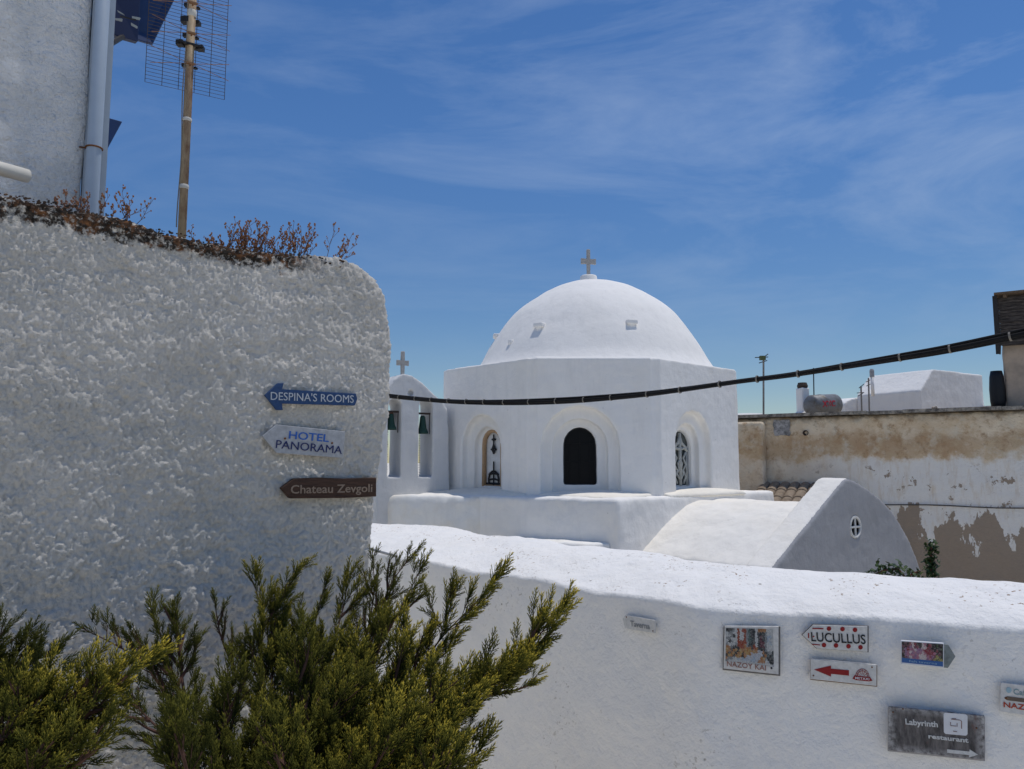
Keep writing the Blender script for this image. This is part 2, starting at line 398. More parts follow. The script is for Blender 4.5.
prism(bm, [fz(prof[0], RZ-.2)]+prof+[fz(prof[-1], RZ-.2)], lf.normalized()*1.3); link('annex', plastered(bm_mesh(bm), .03, 2, .02, 0), WHITE_FAR, far)
bm = bmesh.new(); q = fz(f2, 0)-lf*.05; box(bm, q+ud*.22+Vector((0, 0, RZ+.25)), (.5, 1.2, .66), math.atan2(ud.y, ud.x)); link('side_wall', bm_mesh(bm), WHITE_FAR, far)
def stack(px, ytop, ybot, Y, r, name, label, capcol):
    b = at(px, ybot, Y); t = at(px, ytop, Y); e = empty(name, b, label, 'flue')
    h = t.z-b.z; bm = bmesh.new(); lathe(bm, [(0, 0), (r, 0), (r, h*.78), (0, h*.78)], b, 12); link('pipe', bm_mesh(bm, True), WHITE_FAR, e)
    bm = bmesh.new(); lathe(bm, [(0, h*.70), (r*1.35, h*.7), (r*1.35, h*.94), (r*.9, h), (0, h)], b, 12); link('cap', bm_mesh(bm), capcol, e)
stack(873, 369, 396, 20.9, .045, 'flue_pipe', 'thin white flue pipe with grey cap beside the white flat-roofed house', plain('flue_cap', (.35, .35, .35), .5))
# chimney
cb = at(803.5, 414, 18.6); e = empty('chimney', fz(cb, RZ), 'squat white chimney with dark clay cap left of the grey tank', 'chimney')
h = at(803.5, 388, 18.6).z-RZ
bm = bmesh.new()
for s, z0_, z1_ in ((.56, -.05, .16), (.36, .12, .2), (.23, .18, h)): box(bm, (cb.x, cb.y, RZ+(z0_+z1_)/2), (s, s, z1_-z0_), .4)
link('stack', plastered(bm_mesh(bm), .025, 2, .008, 0), WHITE_FAR, e)
bm = bmesh.new(); lathe(bm, [(0, h-.02), (.11, h-.02), (.13, h+.05), (.10, h+.13), (0, h+.13)], (cb.x, cb.y, RZ), 14); link('cap', bm_mesh(bm), plain('burnt_clay', (.07, .05, .04), .8, 0, .5, .004), e)
# water tank
tk = at(823, 404, 18.2); tk.z = RZ+.36
e = empty('water_tank', fz(tk, RZ), 'grey cylindrical solar water tank with red lettering lying on the roof', 'water tank')
ax = Vector((.80, .42, .06)).normalized(); MT = Matrix.Translation(tk-ax*.42) @ ax.to_track_quat('Z', 'X').to_matrix().to_4x4()
GALV = Mat('galvanised_sheet', (.35, .36, .37), .55, .25); GALV.color(GALV.mix(GALV.rng(GALV.noise(5, 5, .7), .5, .65, 0, .9), (.20, .205, .21), (.12, .10, .07))); GALV.bump(GALV.noise(12, 4), .01)
bm = bmesh.new(); lathe(bm, [(0, -.05), (.12, -.045), (.21, -.015), (.25, .03), (.255, .3), (.262, .305), (.262, .33), (.255, .335), (.255, .80), (.20, .86), (0, .88)], None, 32, axis=MT); link('drum', bm_mesh(bm, True), GALV.m, e)
bm = bmesh.new()
for s in (.12, .68):
    for sd_ in (-1, 1):
        bm = bmesh.new(); side = ax.cross(Vector((0, 0, 1))).normalized(); p = tk+ax*(s-.42); tube(bm, [p+side*.16*sd_+Vector((0, 0, -.2)), fz(p+side*.2*sd_, RZ-.02)], .014, 6); link('leg', bm_mesh(bm), GALV.m, e)

nside = -ax.cross(Vector((0, 0, 1))).normalized()
if nside.y > 0: nside = -nside
tp = Plane(tk+nside*.257, (ax.x, ax.y))
cu = bpy.data.curves.new('t', 'FONT'); cu.body = 'XXC'; cu.size = .2; cu.offset = .006; cu.extrude = .002
o = bpy.data.objects.new('t', cu); COL.objects.link(o); dg = bpy.context.evaluated_depsgraph_get(); dg.update(); me = bpy.data.meshes.new_from_object(o.evaluated_get(dg)); bpy.data.objects.remove(o)
for v in me.vertices:
    x, y, z = v.co; an = (y-.07)/.257
    v.co = tk+ax*(x-.30)+nside*(math.cos(an)*(.257+z))+Vector((0, 0, 1))*(math.sin(an)*(.257+z)+.02)
link('lettering', me, plain('red_paint', (.45, .02, .04), .6), e)
def mast(px, ytop, ybot, Y, r, name, label, rods, mat):
    b = at(px, ybot, Y); t = at(px, ytop, Y); b.z = min(b.z, RZ); e = empty(name, b, label, 'antenna')
    bm = bmesh.new(); tube(bm, [b, t], r, 6); link('mast', bm_mesh(bm), mat, e)
    bm = bmesh.new()
    for (a, d) in rods: tube(bm, [at(*a, Y), at(*d, Y+.1)], r*.5, 5)
    if rods: link('element', bm_mesh(bm), DARKMETAL, e)
    return e
GM = plain('mast_grey', (.30, .27, .24), .6, .4, .5)
m1 = mast(763.5, 356, 418, 17.9, .022, 'roof_antenna', 'thin rusty roof antenna mast left of the white chimney', [((755, 357.5), (768, 357)), ((761, 359), (768, 354)), ((759, 363), (767, 360.5))], GM)
bm = bmesh.new(); p = at(762.5, 358, 17.9); box(bm, p, (.13, .09, .10)); link('amplifier', bm_mesh(bm), plain('amp_box', (.10, .12, .05), .7), m1)
mast(813.5, 368, 400, 19, .014, 'roof_pole', 'bare thin dark pole standing behind the grey tank', [], DARKMETAL)
mast(868.5, 378, 400, 19.5, .02, 'roof_antenna', 'short stub antenna between the tank and the white flat-roofed house', [((866, 382), (870, 380)), ((866.5, 386), (870.5, 384))], GM)
mast(861, 386, 398, 19.0, .02, 'roof_antenna', 'tiny crooked antenna on the low domed white annex', [((857, 393), (864, 392.5)), ((859, 388), (864, 384)), ((858, 396), (863, 393))], GM)
p = at(934, 406, 17.2); e = empty('roof_vent', fz(p, RZ), 'small rusty pipe fitting on the roof edge before the white flat-roofed house', 'pipe')
bm = bmesh.new(); tube(bm, [fz(p, RZ), fz(p, RZ+.24)], .03, 8); tube(bm, [fz(p, RZ+.2)+Vector((-.03, 0, 0)), fz(p, RZ+.2)+Vector((.05, 0, .03))], .045, 8); link('pipe', bm_mesh(bm), GM, e)
# low whitewashed roof humps behind the left part of the wall
bm = bmesh.new()
for (px, Y, rx, rz) in ((745, 19.2, .9, .22), (772, 19.6, .75, .20)):
    q = at(px, 416, Y); bmesh.ops.create_uvsphere(bm, u_segments=24, v_segments=12, radius=1, matrix=Matrix.Translation(fz(q, RZ)) @ Matrix.Diagonal((rx, 1.2, rz, 1)))
tag(link('roof_vault', bm_mesh(bm, True), whitewash('stained_white', (.72, .71, .68), (.45, .36, .25), .9, .3)), 'low humped white roof with brown stains left of the white chimney', 'roof')
# brown pillar with dark screen
pb = at(1024, 408, 15.2); PIL = Mat('pink_render', (.42, .33, .25), .9); PIL.color(PIL.mix(PIL.rng(PIL.noise(3, 5, .6), .4, .65), (.46, .36, .27), (.33, .27, .21))); PIL.bump(PIL.noise(20, 5), .01)
e = empty('stair_house', fz(pb, RZ), 'brown rendered block with a dark boarded screen at the right edge of the roof', 'building')
waz = math.atan2(wu.y, wu.x); wb = -wnn
bm = bmesh.new(); A0 = Plane(WA0+wb*.40, wu).hit(1005, 380); A0.z = RZ-.05; prism(bm, [A0, A0+wu*2.2, A0+wu*2.2+wb*1.7, A0+wb*1.7], Vector((0, 0, 1.42))); link('wall', plastered(bm_mesh(bm), .05, 2, .03, .01), PIL.m, e)
SPn = Plane(WA0+wb*.28, wu); S0 = SPn.hit(999, 346); S1 = SPn.hit(999, 298); z0s, z1s = S0.z, S1.z
bm = bmesh.new()
DW = Mat('dark_boards', (.035, .028, .024), .85); DW.color(DW.mix(DW.rng(DW.noise(6, 6, .7, DW.mapping((1, 1, 9))), .4, .65), (.022, .018, .016), (.12, .10, .085)))
nb = 15; hh = (z1s-z0s)/nb; rr = random.Random(2)
for k in range(nb):
    zz_ = z0s+hh*(k+.5); c_ = fz(S0, zz_); box(bm, c_+wu*(1.05+rr.uniform(-.01, .01))+wb*rr.uniform(-.008, .008), (2.1, .03, hh*rr.uniform(.80, .97)), waz+rr.uniform(-.003, .003)); box(bm, c_+wb*.75+wu*.02, (.03, 1.4, hh*.9), waz)
box(bm, fz(S0, (z0s+z1s)/2)+wu*1.05+wb*.06, (2.0, .02, z1s-z0s), waz)
link('screen', bm_mesh(bm), DW.m, e)
bm = bmesh.new(); box(bm, fz(S0, (z0s+z1s)/2-.06)-wu*.02-wb*.03, (.08, .08, z1s-z0s+.2), waz); link('post', bm_mesh(bm), plain('dark_post', (.03, .028, .028), .8), e)
bm = bmesh.new(); box(bm, fz(S0, z1s+.07)+wu*1.12+wb*.65, (2.3, 1.6, .04), waz)
for k in range(4): box(bm, fz(S0, z1s+.02)+wu*(.15+k*.5)+wb*.65, (.06, 1.5, .07), waz)
link('roof', bm_mesh(bm), plain('roof_boards', (.16, .11, .07), .85, 0, .6, .003), e)
e_ = bmesh.new(); hb = at(998, 369, 14.75).z-RZ
lathe(e_, [(0, 0), (.11, 0), (.135, hb*.25), (.14, hb*.55), (.125, hb*.85), (.10, hb), (0, hb)], fz(Plane(WA0+wb*.45, wu).hit(998, 400), RZ), 24)
tag(link('barrel', bm_mesh(e_, True), plain('black_plastic', (.012, .012, .014), .5)), 'black round-sided barrel against the brown rendered block', 'barrel')

# ---------------------------------------------------------------- domed church
DC_Y = 15.9
F1 = at(531, 400, 13.0); F2 = at(657, 400, 13.0); L1 = at(443, 400, 14.8); R1 = at(739, 400, 14.8)
cx = (F1.x+F2.x)/2
plan = [F1, F2, R1, Vector((R1.x, 17.0, 0)), Vector((F2.x, 18.8, 0)), Vector((F1.x, 18.8, 0)), Vector((L1.x, 17.0, 0)), L1]
ZT = at(594, 357.5, 13.0).z; ZB = ZE-.57
church = empty('domed_church', (cx, DC_Y, 0), 'whitewashed church with an eight-sided drum, three arched windows and a smooth dome', 'church')
bm = bmesh.new(); prism(bm, [fz(p, ZB-.25) for p in plan], Vector((0, 0, ZT-ZB+.25)))
bmesh.ops.bevel(bm, geom=[e for e in bm.edges if abs(e.verts[0].co.z-e.verts[1].co.z) > .5], offset=.10, segments=3, affect='EDGES')
drum_me = bm_mesh(bm)
faces = {'c': Plane(F1, F2-F1), 'l': Plane(L1, F1-L1), 'r': Plane(F2, R1-F2)}
def arch(pl, x0, x1, zb, zt, n=9):
    """arch outline in plane coordinates: x along u from p0, z world"""
    r = (x1-x0)/2; cxx = (x0+x1)/2; P = [(x0, zb)]
    rz_ = min(r*1.05, zt-zb)
    for t in np.linspace(math.pi, 0, n): P.append((cxx+r*math.cos(t), zt-rz_+rz_*math.sin(t)))
    P.append((x1, zb)); return P
def niche(bm, pl, outline, d0, d1):
    prism(bm, [Vector((pl.p0.x, pl.p0.y, 0))+pl.u*x+Vector((0, 0, z))-pl.n*d0 for x, z in outline], -pl.n*(d1-d0))
W_ = {}
cut = bmesh.new()
def uu(pl, px, y=450): return (pl.hit(px, y)-pl.p0).dot(pl.u)
def zz(pl, px, y): return pl.hit(px, y).z
pc = faces['c']; 
n_out = arch(pc, uu(pc, 541), uu(pc, 620), ZB+.02, zz(pc, 580, 405.5)); n_mid = arch(pc, uu(pc, 553), uu(pc, 609), ZB+.02, zz(pc, 580, 418)); n_in = arch(pc, uu(pc, 564.5), uu(pc, 598.5), zz(pc, 580, 485.5), zz(pc, 580, 426.5))
for o_, a, b in ((n_out, -.2, .15), (n_mid, 0, .29), (n_in, .05, .60)): niche(cut, pc, o_, a, b)
W_['c'] = (pc, n_in, .40)
pl_ = faces['l']; Lw = (F1-L1).length
def side_niche(pl, mid, key):
    o1 = arch(pl, mid-.56, mid+.56, ZB+.02, zz(pl, 487 if key == 'l' else 694, 414 if key == 'l' else 411)); o2 = arch(pl, mid-.37, mid+.37, ZB+.02, o1[len(o1)//2][1]-.22)
    wz0 = ZB+.13; wz1 = wz0+1.02; o3 = arch(pl, mid-(.25 if key == 'l' else .30), mid+(.25 if key == 'l' else .30), wz0, wz1)
    for o_, a, b in ((o1, -.2, .14), (o2, 0, .26), (o3, .05, .62)): niche(cut, pl, o_, a, b)
    W_[key] = (pl, o3, .34)
side_niche(pl_, uu(pl_, 481), 'l'); side_niche(faces['r'], uu(faces['r'], 694), 'r')
link('drum', plastered(drum_me, .024, 3, .018, .004, cutters=bm_mesh(cut)), WHITE, church)
# windows
GLASS_D = plain('dark_glass', (.004, .004, .005), .35, spec=.15); GLASS_L = plain('pale_glass', (.80, .80, .78), .25, 0, .4, 0, 6); GLASS_M = plain('dim_glass', (.09, .10, .095), .2, 0, .4, 0, 9)
OCH = plain('ochre_frame', (.50, .33, .19), .85, 0, .4, .002); WFR = plain('white_frame', (.6, .6, .58), .7, 0, .2)
def arch_pts(pl, outline, d, s=1.0):
    xs = [p[0] for p in outline]; cxx = (min(xs)+max(xs))/2; zs = [p[1] for p in outline]; cz = (min(zs)+max(zs))/2
    return [Vector((pl.p0.x, pl.p0.y, 0))+pl.u*(cxx+(x-cxx)*s)+Vector((0, 0, cz+(z-cz)*(1-(1-s)*.45)))-pl.n*d for x, z in outline]
def window(key, glass, frame, label):
    pl, o, d = W_[key]; aps = arch_pts(pl, o, d); c = (aps[0]+aps[-1])/2; c.z = (min(p_.z for p_ in aps)+max(p_.z for p_ in aps))/2
    big = arch_pts(pl, o, d, 1.15); bm = bmesh.new(); prism(bm, big, -pl.n*.02); w = link('window', bm_mesh(bm), glass, church); w['label'] = label
    bm = bmesh.new(); tube(bm, [q+pl.n*.02 for q in arch_pts(pl, o, d, .98)]+[arch_pts(pl, o, d, .98)[0]+pl.n*.02], .022, 6); fr = link('frame', bm_mesh(bm), frame, w)
    return w, pl, o, d, c
w, pl, o, d, c = window('c', GLASS_D, DARKMETAL, 'dark arched middle window')
bm = bmesh.new(); q = c+pl.n*.02
for s in (-.5, 0, .5): tube(bm, [q+pl.u*s*.36+Vector((0, 0, -.45)), q+pl.u*s*.36+Vector((0, 0, .40-.1*abs(s)*2))], .004, 5)
for z in (-.1, .22): tube(bm, [q-pl.u*.25+Vector((0, 0, z)), q+pl.u*.25+Vector((0, 0, z))], .004, 5)
link('glazing_bar', bm_mesh(bm), plain('dark_bars', (.008, .009, .01), .6), w)
w, pl, o, d, c = window('l', GLASS_L, OCH, 'pale arched window with dark iron ornament and ochre surround')
bm = bmesh.new(); q = c+pl.n*.03
def orn(bm, q, pl, pts, r): tube(bm, [q+pl.u*x+Vector((0, 0, z)) for x, z in pts], r, 6)
orn(bm, q, pl, [(0, .10), (0, .44)], .014); orn(bm, q, pl, [(0, -.50), (0, -.06)], .014)
for z, s in ((.16, .07), (.34, .045), (-.30, .13), (-.40, .12)): orn(bm, q, pl, [(-s, z), (0, z+.02), (s, z)], .018)
for s in (-1, 1): orn(bm, q, pl, [(s*.13, -.48), (s*.14, -.38), (s*.10, -.28), (s*.03, -.24)], .018); orn(bm, q, pl, [(0, .08), (s*.05, .16), (0, .26)], .014)
orn(bm, q, pl, [(-.2, -.47), (.2, -.47)], .02)
link('iron_ornament', bm_mesh(bm), DARKMETAL, w)
bm = bmesh.new(); tube(bm, [p_ for p_ in arch_pts(pl, o, d-.04, 1.04)], .045, 8); link('reveal_lining', bm_mesh(bm, True), OCH, w)
w, pl, o, d, c = window('r', GLASS_M, WFR, 'arched window with pale carved lattice over dim glass')
bm = bmesh.new(); q = c+pl.n*.03
orn(bm, q, pl, [(0, -.5), (0, .46)], .035); orn(bm, q, pl, [(-.22, .20), (0, .16), (.22, .20)], .03)
for s in (-1, 1):
    orn(bm, q, pl, [(0, .40), (s*.05, .28), (s*.14, .22), (s*.22, .12)], .03); orn(bm, q, pl, [(s*.2, .12), (s*.10, 0), (s*.18, -.12), (s*.09, -.22), (s*.17, -.34), (s*.10, -.46)], .022)
    orn(bm, q, pl, [(0, -.02), (s*.07, -.1), (s*.03, -.2), (s*.1, -.28), (0, -.42)], .02)
    orn(bm, q, pl, [(s*.20, -.5), (s*.21, .1)], .02)
link('lattice', bm_mesh(bm, True), plain('pale_lattice', (.5, .5, .46), .85, 0, .3), w)
# dome
D0 = at(593, 362, DC_Y).z
dp = [(114.5, 363), (107, 349), (100, 338), (92, 326.5), (83, 315.5), (71, 305), (59, 297), (46, 289.5), (30, 283.2), (16, 280), (0, 278.6)]
prof = [(dx*DC_Y/F*.975, at(593, y+3.2*(363-y)/84, DC_Y).z) for dx, y in dp]
def rad(z):
    for (r0, z0_), (r1, z1_) in zip(prof, prof[1:]):
        if z0_ <= z <= z1_: return r0+(r1-r0)*(z-z0_)/(z1_-z0_)
    return prof[0][0]
# smooth the profile
ps = []
for i in range(len(prof)-1):
    p0_, p1_, p2_, p3_ = prof[max(i-1, 0)], prof[i], prof[i+1], prof[min(i+2, len(prof)-1)]
    for t in np.linspace(0, 1, 5)[:-1]:
        ps.append(tuple(.5*(2*b+(c_-a)*t+(2*a-5*b+4*c_-d_)*t*t+(-a+3*b-3*c_+d_)*t**3) for a, b, c_, d_ in zip(p0_, p1_, p2_, p3_)))
ps.append((0, prof[-1][1])); ps = [(max(r, 0), z) for r, z in ps]
dcx = at(593.5, 362, DC_Y).x
bm = bmesh.new(); lathe(bm, [(prof[0][0]+.30, ZT-.06), (prof[0][0]+.13, ZT+.07)]+ps, (dcx, DC_Y, 0), 144)
for v in bm.verts:
    nn_ = noise.noise(v.co*1.1)*.022+noise.noise(v.co*3.7)*.008; dv = Vector((v.co.x-dcx, v.co.y-DC_Y, (v.co.z-ZT))); v.co += dv.normalized()*nn_
link('dome', bm_mesh(bm, True), WHITE_DOME, church)
bm = bmesh.new(); prism(bm, [fz(Vector((cx, DC_Y, 0))+(Vector((p.x, p.y, 0))-Vector((cx, DC_Y, 0)))*.93, ZT-.05) for p in plan], Vector((0, 0, .10)))
link('drum_roof', plastered(bm_mesh(bm), .04, 6, .02, 0), WHITE_DOME, church)
zf = prof[-1][1]; fcx = at(588.5, 275, DC_Y).x
bm = bmesh.new(); lathe(bm, [(.185, zf-.12), (.18, zf+.10), (.165, zf+.125), (0, zf+.13)], (fcx, DC_Y, 0), 20); link('finial_base', bm_mesh(bm, True), WHITE_DOME, church)
def stone_cross(base, top, wpx, thick, rz, parent, name='cross'):
    H = top-base.z; bm = bmesh.new(); t = thick
    M = Matrix.Translation(base) @ Matrix.Rotation(rz, 4, 'Z')
    pts = [(-t*.8, 0), (t*.8, 0), (t*.55, H*.48), (wpx, H*.44), (wpx, H*.66), (t*.55, H*.62), (t*.75, H), (-t*.75, H), (-t*.55, H*.62), (-wpx, H*.66), (-wpx, H*.44), (-t*.55, H*.48)]
    prism(bm, [M @ Vector((x, -t*.6, z)) for x, z in pts], M.to_3x3() @ Vector((0, t*1.2, 0)))
    bmesh.ops.bevel(bm, geom=list(bm.edges), offset=.008, segments=1, affect='EDGES')
    return link(name, bm_mesh(bm), STONE, parent)
stone_cross(Vector((fcx, DC_Y, zf+.12)), at(588, 249.5, DC_Y).z, .165, .048, R(12), church)
for (px, py, sx_) in ((540, 327, -1), (627, 327, 1), (484.5, 338, -1), (511, 341, -1)):
    z = at(px, py, DC_Y-1.5 if px != 484.5 else DC_Y).z; r = rad(z); x = at(px, py, DC_Y-1.5).x-dcx
    if px == 484.5: an = math.pi+.12; r = rad(z)
    else: an = math.atan2(-math.sqrt(max(r*r-x*x, .01)), x)
    bm = bmesh.new(); big = .5 if px == 511 else 1; u_ = Vector((math.cos(an), math.sin(an), 0))
    box(bm, Vector((dcx, DC_Y, z))+u_*(r-.03*big), (.26*big, .2*big, .085), an); box(bm, Vector((dcx, DC_Y, z-.09))+u_*(r+.0), (.14*big, .10*big, .12*big), an)
    link('stone_step', plastered(bm_mesh(bm), .015, 2, .01, 0), WHITE_DOME, church)
# square base under the drum
P2 = Vector((at(617, 500, 12.0).x, 11.95, 0)); P3 = P2+Vector((.72, .69, 0))*5.1; PL = P2+Vector((-2.97, 1.82, 0))*1.15
back = Vector((-2.97, 1.82, 0))*1.15
bm = bmesh.new(); prism(bm, [P2, P3, P3+back, P2+back], Vector((0, 0, ZB)))
b_me = bm_mesh(bm)
link('base', plastered(b_me, .05, 4, .045, .012), WHITE, church)
def mound(bm, c, u, rx, ry, rz_):
    M = Matrix.Translation(c) @ Matrix.Rotation(math.atan2(u.y, u.x), 4, 'Z') @ Matrix.Diagonal((rx, ry, rz_, 1)); bmesh.ops.create_uvsphere(bm, u_segments=40, v_segments=20, radius=1, matrix=M)
bm = bmesh.new()                                                   # rounded sills at the foot of each window face
for key, x0, x1, outs in (('c', .12, .12, ((0, .07), (.25, .34), (.5, .62), (.68, .62), (1, .08))), ('l', .14, .14, ((0, .55), (.4, .50), (.8, .24), (1, .10))), ('r', .14, .14, ((0, .14), (.5, .17), (1, .17)))):
    p_ = faces[key]; Lf = {'c': (F2-F1).length, 'l': (F1-L1).length, 'r': (R1-F2).length}[key]; hb = bmesh.new(); o0 = Vector((p_.p0.x, p_.p0.y, 0))
    for t in np.linspace(0, 1, 12):
        xx = x0+(Lf-x0-x1)*t; hz = .10*math.sin(math.pi*min(max(t, .06), .94))**.6; w_ = np.interp(t, [q_[0] for q_ in outs], [q_[1] for q_ in outs])
        for (dn, z_) in ((-.15, ZB+hz), (0.02, ZB+hz), (w_, ZB+.008), (w_, ZB-.05), (-.15, ZB-.05)): hb.verts.new(o0+p_.u*xx+p_.n*dn+Vector((0, 0, z_)))
    bmesh.ops.convex_hull(hb, input=hb.verts); mm = bpy.data.meshes.new('x'); hb.to_mesh(mm); hb.free(); bm.from_mesh(mm)
link('sill', plastered(bm_mesh(bm), .03, 3, .01, .004), whitewash('cream_sill', (.88, .83, .73), (.78, .70, .56), .3, .1), church)
# low half-round apse roof in front of the bell gable, and a low ledge in front of the base
STW = whitewash('stained_cream', (.87, .85, .80), (.72, .62, .46), .7, .3)
lu = Vector((-2.97, 1.82, 0)).normalized(); vv_ = Vector((.72, .69, 0)); A_b = P2+back-lu*1.7; bm = bmesh.new()
for dl, dz, pr in ((0, -.03, -.10), (.8, -.015, .16), (1.5, -.0, .36), (2.0, -.05, .42), (2.4, -.19, .44), (2.8, -.42, .44), (3.4, -.95, .44), (3.4, -3.0, .44), (0, -3.0, -.10), (1.5, -3.0, .36)):
    bm.verts.new(fz(A_b+lu*dl-vv_*pr, ZB+dz)); bm.verts.new(fz(A_b+lu*dl+vv_*.9, ZB+dz))
    if dz > -.1 and dl > .5: bm.verts.new(fz(A_b+lu*dl-vv_*(pr+.05), ZB+dz-.14))
bmesh.ops.convex_hull(bm, input=bm.verts)
tag(link('apse_roof', plastered(bm_mesh(bm), .04, 8, .05, .014), STW, church))
bm = bmesh.new(); lu = Vector((-2.97, 1.82, 0)).normalized(); ln = Vector((-lu.y, lu.x, 0)); ln = ln if ln.y < 0 else -ln
prism(bm, [P2+lu*.12, P2+lu*1.9, P2+lu*1.7+ln*.45, P2+lu*.35+ln*.45], Vector((0, 0, at(570, 541, 12.2).z)))
link('ledge', plastered(bm_mesh(bm), .045, 5, .04, .012), STW, church)

# bell gable
bgp = Plane(at(408, 450, 14.0), (.87, .50))
bg_o = [(374, 560), (376, 500), (378, 400), (385, 390), (395, 378.5), (403, 373.5), (412, 375.5), (422, 382.5), (433, 393), (443, 402), (448, 410), (450, 500), (450, 560)]
bell = empty('bell_gable', fz(bgp.hit(410, 520), 0), 'whitewashed pointed bell wall with two tall openings left of the drum', 'bell gable')
bm = bmesh.new(); prism(bm, [bgp.hit(*p) for p in bg_o], -bgp.n*.62); gm = bm_mesh(bm)
cut = bmesh.new(); c0 = bgp.p0
def zg(px, y): return bgp.hit(px, y).z
for (x0, x1) in ((388, 401), (419, 432.5)):
    a, b = uu(bgp, x0), uu(bgp, x1); niche(cut, bgp, arch(bgp, a, b, zg(x0, 477), zg(x0, 398)), -.2, .9)
lathe(cut, [(0, -.2), (.055, -.2), (.055, .1), (0, .1)], None, 14, axis=Matrix.Translation(bgp.hit(411, 393)) @ (-bgp.n).to_track_quat('Z', 'Y').to_matrix().to_4x4())
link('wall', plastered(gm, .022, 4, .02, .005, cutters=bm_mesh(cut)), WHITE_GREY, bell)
stone_cross(bgp.hit(408.5, 375.5)-bgp.n*.3, at(403, 351, 14.2).z, .12, .045, R(30), bell)
for i, (px, yt, yb) in enumerate(((393.5, 413, 429.5), (425.5, 415, 433.5))):
    ct = bgp.hit(px, yt)-bgp.n*.14; cb_ = bgp.hit(px, yb)-bgp.n*.14; h = ct.z-cb_.z
    e = empty('church_bell', ct, ('green bronze bell in the left opening of the bell wall, nearest the rough wall', 'green bronze bell in the right opening of the bell wall, next to the drum')[i], 'bell', 'bells in the bell wall')
    bm = bmesh.new(); lathe(bm, [(0, h), (.03, h*.99), (.05, h*.9), (.06, h*.6), (.075, h*.3), (.105, .03), (.11, 0), (.098, 0), (.07, .1*h), (0, .6*h)], cb_, 24); link('body', bm_mesh(bm, True), PATINA, e)
    bm = bmesh.new(); box(bm, ct+Vector((0, 0, .035)), (.30, .035, .035), math.atan2(.5, .87))
    for s in (-.14, .14): tube(bm, [ct+bgp.u*s+Vector((0, 0, .04)), ct+bgp.u*s+Vector((0, 0, -.35))], .008, 5)
    link('yoke', bm_mesh(bm), plain('yoke_iron', (.05, .035, .03), .8), e)
    bm = bmesh.new(); p = cb_+bgp.n*.05-bgp.u*.08; zb_ = bgp.hit(px, 476).z
    k = 0
    while p.z-k*.045 > zb_: 
        bmesh.ops.create_icosphere(bm, subdivisions=1, radius=.011, matrix=Matrix.Translation((p.x+.004*math.sin(k*1.3), p.y, p.z-k*.045))); k += 1
    tube(bm, [p, fz(p, zb_)], .0035, 5); link('chain', bm_mesh(bm), DARKMETAL, e)
bm = bmesh.new(); p = bgp.hit(397, 415)-bgp.n*.36; lathe(bm, [(.0, -.02), (.09, -.02), (.09, .02), (0, .02)], None, 20, axis=Matrix.Translation(p+bgp.u*.02) @ bgp.u.to_track_quat('Z', 'Y').to_matrix().to_4x4())
link('bell_wheel', bm_mesh(bm), RUST, bell)

# small vaulted chapel with the grey gable
gp = Plane(at(848, 478, 11.7), (.79, .62))
g_o = [(774, 569), (786, 554), (800, 536), (813, 520), (826, 504), (838, 489), (845, 480.5), (849, 478.5), (857, 482), (868, 489), (880, 498.5), (893, 512), (905, 531), (914, 551), (921, 572)]
chapel = empty('vaulted_chapel', fz(gp.hit(848, 560), 0), 'small white vaulted chapel with a rounded greyish gable and tiny round window', 'chapel')
G3 = [gp.hit(*p) for p in g_o]
cut = bmesh.new(); rw = gp.hit(856, 527); ax_ = (-gp.n).to_track_quat('Z', 'Y').to_matrix().to_4x4()
sc_ = Matrix.Translation(rw) @ ax_
lathe(cut, [(0, -.3), (.20, -.3), (.165, .05), (.155, .30), (0, .30)], None, 28, axis=sc_)
bm = bmesh.new(); prism(bm, [fz(G3[0], 0)]+G3+[fz(G3[-1], 0)], -gp.n*.42)
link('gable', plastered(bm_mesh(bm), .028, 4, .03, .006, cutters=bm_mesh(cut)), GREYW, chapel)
# white lime cap over the gable's top edge and the vault behind
mid = (G3[0]+G3[-1])/2; zb = G3[0].z
def shrink(p, sx_, sz_):
    d_ = p-mid; return mid+gp.u*(d_.dot(gp.u)*sx_)+Vector((0, 0, (p.z-mid.z)*sz_))
zt_ = max(p.z for p in G3); V3 = [p-Vector((0, 0, .02+.42*max((p.z-zb)/(zt_-zb), 0)**4)) for p in G3]
bm = bmesh.new(); prism(bm, [fz(V3[0], 0)]+V3+[fz(V3[-1], 0)], -gp.n*4.6); 
bmesh.ops.translate(bm, verts=bm.verts, vec=-gp.n*.40)
link('vault', plastered(bm_mesh(bm), .05, 5, .05, .01), whitewash('chapel_lime', (.88, .845, .775), (.82, .76, .65), .5, .2), chapel)
bm = bmesh.new(); outer = [p+Vector((0, 0, .004))+(p-mid).normalized()*.004 for p in G3]; inner = [mid+(p-mid)*.90 for p in G3]
for i in range(len(G3)-1):
    pass
strip = [fz(outer[0], .5)]+outer+[fz(outer[-1], .5), fz(inner[-1], .5)]+inner[::-1]+[fz(inner[0], .5)]
prism(bm, [p-gp.n*.035 for p in strip], -gp.n*.42)
link('gable_coping', plastered(bm_mesh(bm), .025, 3, .02, .005), bpy.data.materials['chapel_lime'], chapel)
wn_ = bmesh.new(); lathe(wn_, [(0, 0), (.19, 0), (.19, .02), (0, .02)], None, 24, axis=Matrix.Translation(rw-gp.n*.05) @ ax_)
w = link('window', bm_mesh(wn_), GLASS_D, chapel)
bm = bmesh.new(); q = rw-gp.n*.015
tube(bm, [q-gp.u*.17, q+gp.u*.17], .018, 6); tube(bm, [q-Vector((0, 0, .17)), q+Vector((0, 0, .17))], .018, 6)
tube(bm, [q+(gp.u*math.cos(t)+Vector((0, 0, 1))*math.sin(t))*.155 for t in np.linspace(0, 2*math.pi, 25)], .022, 6)
